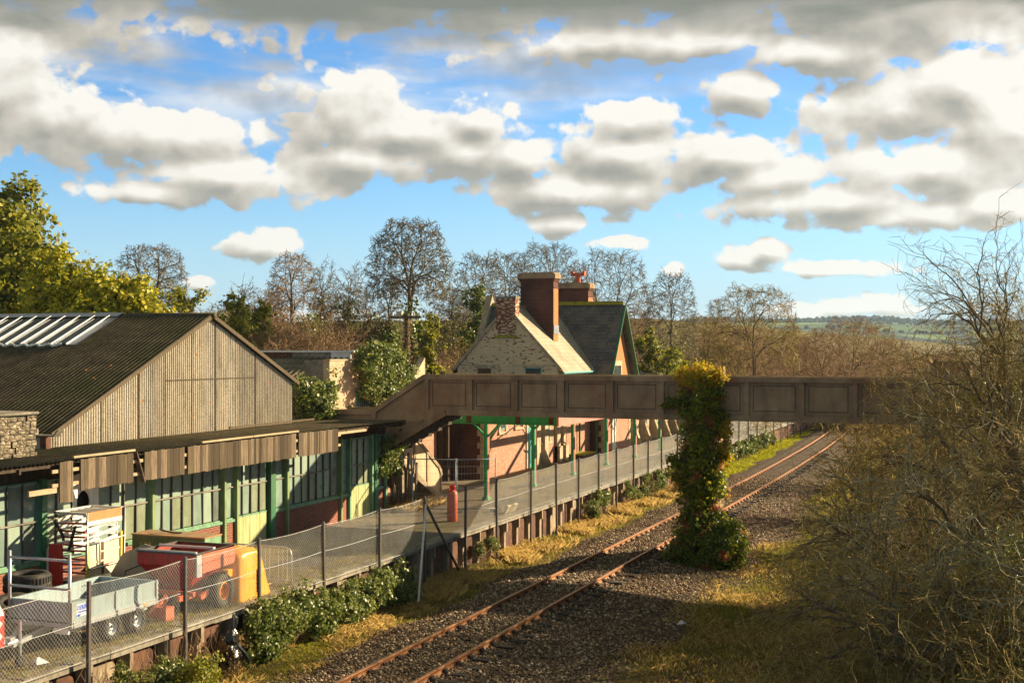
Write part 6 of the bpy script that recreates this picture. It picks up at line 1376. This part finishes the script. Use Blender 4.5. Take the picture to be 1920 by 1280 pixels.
# ================================================================== BARE TREES
def bare_trees():
    G = 'bare winter trees on the bank behind the station'
    T = [ # px, depth, top py, half width px, n, trunk_frac, shape, ivy, twig, label
      (284, 84, 455, 62, 900, .30, 'dome', 900, 'twig_grey', 'layered wind combed bare tree with an ivy core above the laurels'),
      (330, 90, 548, 36, 350, .25, 'dome', 0, 'twig_olive', 'low bushy tree to the right of the ivy cored tree, just over the shed ridge'),
      (405, 96, 560, 40, 350, .2, 'scruffy', 0, 'twig_grey', 'thin low bare tree above the peak of the corrugated gable'),
      (450, 88, 505, 45, 450, .3, 'scruffy', 900, 'twig_grey', 'dark ivied scruffy tree just right of the gable peak'),
      (505, 90, 482, 50, 600, .3, 'scruffy', 300, 'twig_brown', 'reddish twiggy tree under the small round cloud'),
      (548, 86, 470, 42, 600, .3, 'dome', 0, 'twig_brown', 'upright orange brown bare tree second from the gable'),
      (600, 93, 476, 44, 600, .3, 'scruffy', 500, 'twig_grey', 'tangled bare tree in the middle of the row left of the tall fan tree'),
      (648, 88, 486, 42, 550, .3, 'scruffy', 500, 'twig_grey', 'leaning bare tree with green ivy knots left of the tall fan tree'),
      (700, 86, 505, 34, 450, .3, 'scruffy', 900, 'twig_grey', 'ivy draped tree directly left of the tall fan tree'),
      (733, 84, 520, 22, 300, .4, 'dome', 1100, 'twig_grey', 'slim dark ivy column tree against the tall fan tree'),
      (768, 78, 408, 70, 1950, .47, 'dome', 300, 'twig_grey', 'tallest fan crowned bare tree standing alone above the footbridge stair'),
      (852, 96, 485, 46, 650, .25, 'scruffy', 200, 'twig_grey', 'spindly bare tree right of the tall fan tree'),
      (898, 92, 470, 50, 800, .25, 'dome', 700, 'twig_grey', 'bare tree with dark ivy clump just left of the house gable'),
      (950, 104, 468, 52, 800, .25, 'dome', 0, 'twig_grey', 'bare tree behind the gable stack of the house'),
      (1025, 108, 452, 66, 1300, .25, 'dome', 0, 'twig_grey', 'broad domed bare tree behind the front brick chimney'),
      (1085, 106, 480, 45, 800, .25, 'scruffy', 0, 'twig_brown', 'brown bare tree behind the red chimney pot'),
      (1145, 112, 464, 72, 1300, .25, 'dome', 0, 'twig_grey', 'broad domed bare tree right of the rear brick chimney'),
      (1205, 106, 510, 45, 800, .2, 'scruffy', 0, 'twig_brown', 'reddish bare tree above the orange gable'),
      (1258, 100, 505, 48, 900, .25, 'dome', 300, 'twig_grey', 'bare tree with curving limbs right of the orange gable'),
      (1320, 122, 585, 50, 700, .15, 'dome', 0, 'twig_olive', 'low olive bare tree in the gap right of the house'),
      (1410, 112, 532, 84, 1700, .22, 'dome', 0, 'twig_olive', 'lone round crowned bare tree over the right half of the footbridge'),
      (1490, 125, 625, 50, 800, .08, 'dome', 0, 'twig_tan', 'brown thicket tree right of the lone round tree'),
      (1545, 116, 612, 48, 900, .08, 'dome', 0, 'twig_brown', 'rounded brown thicket tree second right of the lone round tree'),
      (1630, 140, 600, 52, 900, .08, 'dome', 0, 'twig_olive', 'olive domed tree below the right end of the distant hill'),
      (1350, 108, 640, 46, 800, .08, 'dome', 0, 'twig_olive', 'low olive thicket tree left of the lone round tree'),
      (1590, 125, 590, 60, 800, .1, 'dome', 0, 'twig_tan', 'wide russet thicket tree below the distant green hill'),
      (1670, 112, 630, 50, 800, .08, 'dome', 0, 'twig_tan', 'russet thicket tree beside the big right hand bush')]
    for i, (px, z, ty, hw, n, tf, sh, iv, tw, lab) in enumerate(T):
        x, y = at(px, z); zt = CAMZ+(654-ty)/F*z
        bare_tree('bare_tree', lab, x, y, zt, hw/F*z*(1.1 if sh == 'dome' else 1.25), int(n*3.2), 100+i, tf, .17 if hw > 55 else .12, tw, G, rmin=.0150, shape=sh, ivy=iv, leafy=0, jit=.045 if sh != 'scruffy' else .08, stiff=.5 if sh != 'scruffy' else .4, f=.36, shell=.25)
bare_trees()
def scrub_banks():
    rng = np.random.default_rng(77); pts = []
    for k in range(330):
        px = rng.uniform(400, 930); z = rng.uniform(70, 92); x, y = at(px, z)
        if x > -31: continue
        pts.append((x, y, rng.uniform(.9, 1.45)))
    scrub('bank_scrub', pts, 21, 'twig_brown', 2.6, 2.0, 260, 6, 'brown twiggy scrub covering the bank behind the outbuilding', .0095)
    pts = []
    for k in range(230):
        px = rng.uniform(830, 1420); z = rng.uniform(88, 118); x, y = at(px, z)
        if x > -18 and z < 112: continue
        if -31 < x < -20 and y < 113: continue
        pts.append((x, y, rng.uniform(1.0, 1.9)))
    scrub('rear_scrub', pts, 22, 'twig_olive', 3.0, 2.0, 220, 6, 'olive brown scrub behind the station house', .012)
    pts = []
    for k in range(260):
        px = rng.uniform(1330, 1800); z = rng.uniform(112, 160); x, y = at(px, z); pts.append((x, y, rng.uniform(.9, 1.7)))
    scrub('far_scrub', pts, 23, 'twig_tan', 3.0, 2.2, 220, 5, 'russet scrub closing the view beyond the footbridge', .014)
    # evergreen bits among the scrub
    g = Geo(); 
    for k in range(26):
        px = rng.uniform(410, 900); z = rng.uniform(70, 84); x, y = at(px, z)
        if x > -30: continue
        c = (x, y, float(gz(x, y))+rng.uniform(.8, 3.2)); P = ell(rng, 300, c, (.9, .9, .8), .3, lump=.3); g.add(*leaves_arr(rng, P, .12))
    tag(g.obj('bank_ivy', 'ivy_leaf'), 'dark green ivy and bramble patches in the bank scrub', None, None, 'stuff')
    for i, (px, py, z, r, lab) in enumerate(((440, 600, 74, 1.4, 'dark holly bush immediately right of the gable slope'), (480, 600, 76, 1.0, 'olive evergreen bush second from the gable slope'), (800, 620, 82, 1.0, 'dark evergreen bush right of the telegraph pole'), (890, 560, 88, 1.0, 'dark round ivy bush left of the house gable'), (355, 575, 82, 1.6, 'brown green bush over the shed ridge left of the gable peak'), (1215, 645, 96, 1.0, 'dark ivied stump to the right of the orange gable'), (1250, 680, 95, 1.3, 'clipped brown hedge right of the station house'))):
        x, y = at(px, z); c = CAMZ+(654-py)/F*z; L = [(x+rng.uniform(-.6, .6)*r, y, c-k*.9*r, r*rng.uniform(.7, 1), r, r*.8) for k in range(4)]+[(x+rng.uniform(-.5, .5)*r, y, c+r*.5, r*.5, r*.5, r*.6)]
        leafy_mass('evergreen_bush', lab, 'bush', L, 'conifer_leaf' if i not in (3, ) else 'ivy_leaf', 3600, .12, 120+i, trunk=[((x, y, c-4*r), (x, y, c), .12)], group='evergreen bushes on the bank', inner=.4)
scrub_banks()
def right_trees():
    G = 'tangled bare trees on the right hand embankment'
    T = [ # x, y, ztop, rad, n, seed, shape, label
      (0.3, 34.0, 10.6, 3.4, 3200, 201, 'fan', 'tallest open bare tree at the right edge rising above the horizon'),
      (2.6, 30.5, 9.8, 3.2, 3600, 202, 'scruffy', 'bare tree cropped by the right edge of the view'),
      (-1.2, 39.5, 8.2, 3.5, 4400, 203, 'round', 'dense domed bare bush overlapping the footbridge'),
      (-3.1, 35.0, 4.9, 2.7, 2000, 204, 'round', 'spreading olive bush leaning out towards the track'),
      (-2.0, 29.0, 4.7, 2.9, 2300, 205, 'round', 'thick tangled bush in the middle of the right bank'),
      (-1.6, 24.0, 4.0, 2.9, 3200, 206, 'round', 'low tangled bush nearest the camera at the bottom right'),
      (1.2, 25.5, 6.6, 2.6, 2600, 207, 'scruffy', 'upright twiggy tree at the lower right edge'),
      (2.2, 43.0, 10.2, 4.4, 5200, 208, 'round', 'brown bushy tree behind the right end of the footbridge'),
      (-2.8, 49.5, 5.6, 3.0, 2000, 209, 'round', 'bare bush just behind the footbridge on the right bank'),
      (-5.6, 58.0, 4.6, 2.6, 1600, 210, 'round', 'smaller bare bush beside the line beyond the footbridge'),
      (-5.0, 72.0, 5.6, 3.4, 1500, 211, 'round', 'rounded bush where the track disappears')]
    for (x, y, zt, r, n, sd, sh, lab) in T:
        bare_tree('bare_tree', lab, x, y, zt, r, int(n*1.6), sd, .06 if sh != 'fan' else .12, .20, 'twig_olive', G, rmin=.0052 if y < 46 else .009, shape=sh, stems=4 if y < 60 else 3, shell=.15, f=.36, jit=.15, leafy=1800 if y < 46 else 300, stiff=.5, cat='bare tree')
    for (x, y, zt, r, n, sd, ln, lab) in [
        (0.6, 28.5, 5.4, 2.4, 420, 231, (-2.2, -.6), 'lichen grey limb reaching left across the middle of the right bank'),
        (0.2, 25.0, 3.6, 2.0, 360, 232, (-2.0, -.4), 'low lichen grey limb sprawling left near the bottom right corner'),
        (1.2, 33.0, 7.4, 2.6, 420, 233, (-2.0, .2), 'pale limb crossing in front of the footbridge end'),
        (-1.4, 31.5, 3.6, 2.0, 320, 234, (-1.7, -.2), 'pale lichen branch arching over the grass towards the pier'),
        (1.6, 23.5, 4.6, 2.0, 360, 235, (-1.2, .2), 'pale forked branch at the lower right edge')]:
        bare_tree('leaning_limb', lab, x, y, zt, r, n, sd, .22, .075, 'lichen_branch', 'leaning lichen covered limbs on the right bank', rmin=.0085, shape='round', shell=.3, f=.3, jit=.13, stiff=.55, lean=ln, cat='tree limb')
    # long arching stems
    rng = np.random.default_rng(5); t = thing('arching_stems', 'long pale arching bramble stems sprawling down the right bank', 'bramble', (-2, 28, .5)); q = MB()
    for k in range(70):
        x = rng.uniform(-3.5, 2.5); y = rng.uniform(22, 40); z = float(gz(x, y)); a = rng.uniform(2.2, 4.4); L = rng.uniform(1.2, 3.2); h = rng.uniform(.6, 2.6)
        q.tube([(x+math.cos(a)*L*u, y+math.sin(a)*L*u+rng.normal(0, .05), z+h*4*u*(1-u)*.9+rng.normal(0, .05)+.1) for u in np.linspace(0, 1, 7)], [.016, .015, .013, .012, .010, .008, .005], 4)
    q.build('stem', 'twig_tan', t)
    rb = leafy_mass('bank_bramble', 'green leaved ivy patch deep inside the right hand bushes', 'ivy', [(0.3, 27.2, 3.0, 1.0, 1.0, .8), (-.4, 28.5, 2.3, 1.2, 1.0, .9), (1.2, 26.6, 3.7, .8, .8, .7), (1.6, 36.5, 6.2, 1.4, 1.0, .9), (-.5, 41.5, 5.6, 1.5, 1.0, .8), (.8, 25, 2.0, 1.1, 1.0, .9), (.6, 40, 6.0, 1.0, 1.0, .8), (1.4, 24.2, 2.9, 1.0, 1.0, .9), (.2, 23.4, 1.3, 1.3, 1.0, .8), (2.4, 28.5, 5.0, 1.0, 1.0, .9)]+[(-3.3+(k%4)*1.5, 21.5+k*1.15, .35+.45*(k%4), 1.0, 1.0, .45) for k in range(16)], 'ivy_leaf', 30000, .045, 221, inner=.15)
    pts = [(rng.uniform(-4.2, 4), rng.uniform(21, 46), rng.uniform(.4, .9)) for _ in range(330)]
    scrub('bank_undergrowth', pts, 24, 'twig_olive', 2.6, 1.8, 260, 6, 'low brown undergrowth on the right embankment', .006)
right_trees()

# ================================================================== GRASS
def grass():
    rng = np.random.default_rng(90)
    def samp(n, x0, x1, y0, y1, p=1.3): return rng.uniform(x0, x1, n), y0+(y1-y0)*rng.random(n)**p
    def patchy(X, Y, a, b, th): k = np.sin(X*a+1.7)*np.sin(Y*b+.4)+.5*np.sin(X*a*2.3+Y*b*1.7); return k > th
    def fb(X, Y, sc, sd):
        r = np.random.default_rng(sd); v = 0
        for k in range(7): a = r.uniform(0, 6.28); f = sc*(1.0+.9*k*r.uniform(.6, 1.3)); v = v+np.sin((X*math.cos(a)+Y*math.sin(a))*f+r.uniform(0, 6))/(1+k*.45)
        return v/2.2
    def keep(X, Y, pr): k = rng.random(len(X)) < pr; return X[k], Y[k]
    X, Y = samp(170000, -17.0, -14.5, 14, 75); X, Y = keep(X, Y, np.interp(X, [-17, -15.4, -14.5], [1, .85, .03])*(.55+.45*fb(X, Y, 1.1, 1))); blades('verge_grass', 'grass_blade', X, Y, .065, .0055, 1, .8, label='mixed green and yellow verge grass below the platform')
    X, Y = samp(90000, -17.0, -15.2, 34, 72, 1.5); X, Y = keep(X, Y, np.clip(.25+.9*fb(X, Y, .9, 2), 0, 1)*np.interp(X, [-17, -16.2, -15.2], [1, .9, .1])); blades('straw_grass', 'straw', X, Y, .27, .0055, 2, .55, label='tall golden dead grass at the platform foot')
    X, Y = samp(34000, -17.0, -14.7, 16, 34, 1.0); X, Y = keep(X, Y, np.clip(.2+.8*fb(X, Y, 1.3, 3), 0, 1)); blades('dead_grass', 'straw', X, Y, .15, .005, 3, .8, label='pale dead grass tufts below the ivy bank')
    X, Y = samp(200000, -16.8, -14.4, 16, 75, 1.2); X, Y = keep(X, Y, np.clip(.12+1.2*fb(X, Y, .9, 4), 0, 1)*np.interp(X, [-16.8, -16, -15.2, -14.4], [.3, .8, 1, .15])); blades('moss', 'moss_blade', X, Y, .035, .014, 4, 1.0, label='bright yellow green moss along the left shoulder')
    X, Y = samp(260000, -9.4, 4, 18, 62, 1.5); X, Y = keep(X, Y, np.interp(X, [-9.4, -8.2, -7.4, 0, 4], [.0, .3, 1, .8, .5])*np.clip(.7+.5*fb(X, Y, .8, 5), 0, 1)); blades('bank_grass', 'grass_blade', X, Y, .075, .006, 5, .8, label='rough grass on the right hand bank')
    X, Y = samp(110000, -8.8, 1, 19, 52, 1.4); X, Y = keep(X, Y, np.clip(.05+.8*fb(X, Y, .7, 6), 0, 1)); blades('bank_straw', 'straw', X, Y, .14, .0045, 6, .6, label='dead straw tufts on the right hand bank')
    X, Y = samp(190000, -8.7, -1, 19, 50, 1.3); X, Y = keep(X, Y, np.clip(.05+1.2*fb(X, Y, .8, 7), 0, 1)); blades('bank_moss', 'moss_blade', X, Y, .035, .014, 7, 1.0, label='yellow moss patches on the right hand bank')
    X, Y = samp(9000, -18.6, -16.95, 15, 36, 1.0); k = rng.random(len(X)) < np.interp(X, [-18.6, -17.6, -17], [.05, .4, 1]); X, Y = X[k], Y[k]; blades('platform_weeds', 'grass_blade', X, Y, .075, .0045, 8, .9, Z=np.full(len(X), PZ+.01), label='thin dry weeds growing along the platform edge')
    X, Y = samp(3000, -22.0, -20.8, 43, 46, 1.0); blades('stair_weeds', 'straw', X, Y, .25, .008, 9, .6, Z=np.full(len(X), PZ), label='dead weeds and litter below the stair')
    P = np.stack([rng.uniform(-22.0, -20.6, 1500), rng.uniform(43.2, 46.5, 1500), PZ+.02+.35*rng.random(1500)**2], 1); g = Geo(); g.add(*leaves_arr(rng, P, .06)); tag(g.obj('leaf_litter', 'dry_leaf'), 'brown leaf litter below the stair', None, None, 'stuff')
    X, Y = samp(26000, -17.2, -14.6, 72, 150, 1.0); blades('far_verge_grass', 'moss_blade', X+curve(Y), Y, .12, .03, 10, .8, label='sunlit green verge beyond the footbridge')
    X, Y = samp(20000, -9.0, -3, 60, 130, 1.0); blades('far_bank_grass', 'grass_blade', X+curve(Y), Y, .25, .025, 11, .6, label='rough grass beside the line beyond the footbridge')
grass()
def boards():
    t = thing('old_boards', 'upright old timber boards and sleepers leaning under the footbridge landing', 'timber boards', (-21.6, 44.3, PZ)); rng = random.Random(4)
    for k in range(6): x = -22.0+.13*k; q = MB(); q.beam((x, 43.9+.15*k, PZ), (x+rng.uniform(-.08, .08), 44.0+.15*k, PZ+rng.uniform(1.5, 2.3)), .12, .05); q.build('board', 'weathered_plank', t)
boards()

# ================================================================== FAR HILL
def hill():
    az = np.linspace(-.9, .75, 140); d = np.array([600, 900, 1200, 1500, 1750, 2000, 2300, 2600, 3000, 3600, 5000]); hh = np.array([-8, -4, 4, 22, 42, 62, 80, 92, 88, 60, -5])
    V = []
    for a in az:
        k = .42+.30*math.exp(-((a+.11)/.15)**2)+.05*math.sin(a*23)+.03*math.sin(a*51+1)
        for j, dd in enumerate(d): V.append((dd*math.sin(a), dd*math.cos(a), hh[j]*k*(1+.05*math.sin(a*40+dd*.004))-3))
    n = len(d); Fq = [(i*n+j, (i+1)*n+j, (i+1)*n+j+1, i*n+j+1) for i in range(len(az)-1) for j in range(n-1)]
    tag(raw('far_hill', V, Fq, 'hill_field', None, True), None, None, None, 'structure')
    rng = np.random.default_rng(3); g = Geo(); bm = bmesh.new(); bmesh.ops.create_icosphere(bm, subdivisions=1, radius=1); bv = np.array([v.co[:] for v in bm.verts]); bf = np.array([[v.index for v in f.verts] for f in bm.faces]); bm.free()
    for k in range(1500):
        a = rng.uniform(-.5, .12); dd = rng.choice([2560, 2600, 2580, 2540, 2620, 2600, 2350, 1900]) + rng.uniform(-20, 20); kk = .42+.30*math.exp(-((a+.11)/.15)**2)+.05*math.sin(a*23)+.03*math.sin(a*51+1); h0 = np.interp(dd, d, hh)*kk*(1+.05*math.sin(a*40+dd*.004))-3
        s = rng.uniform(4, 8) if dd > 2480 else rng.uniform(2.5, 4.5); V = bv*(1+rng.uniform(-.25, .25, (len(bv), 1)))*np.array([s*1.2, s, s*.9])+np.array([dd*math.sin(a), dd*math.cos(a), h0+s*.5]); g.add(V, bf)
    tag(g.obj('far_wood', 'far_wood'), 'dark line of woodland along the distant hill', None, None, 'stuff')
hill()

# ================================================================== AIR
def haze():
    q = MB(); q.box(-4600, 4600, -500, 7600, -14, 140); me = bpy.data.meshes.new('haze'); me.from_pydata(q.v, [], q.f); me.update()
    m = bpy.data.materials.new('air'); m.use_nodes = True; nt = m.node_tree; nt.nodes.clear(); o = nt.nodes.new('ShaderNodeOutputMaterial'); v = nt.nodes.new('ShaderNodeVolumePrincipled')
    v.inputs['Density'].default_value = 0.00010; v.inputs['Color'].default_value = (0.55, 0.76, 1.0, 1); v.inputs['Anisotropy'].default_value = 0.2
    nt.links.new(v.outputs[0], o.inputs['Volume']); MATS['air'] = m; tag(link('haze', me, 'air'), 'thin pale blue haze in the air', None, None, 'stuff')
haze()
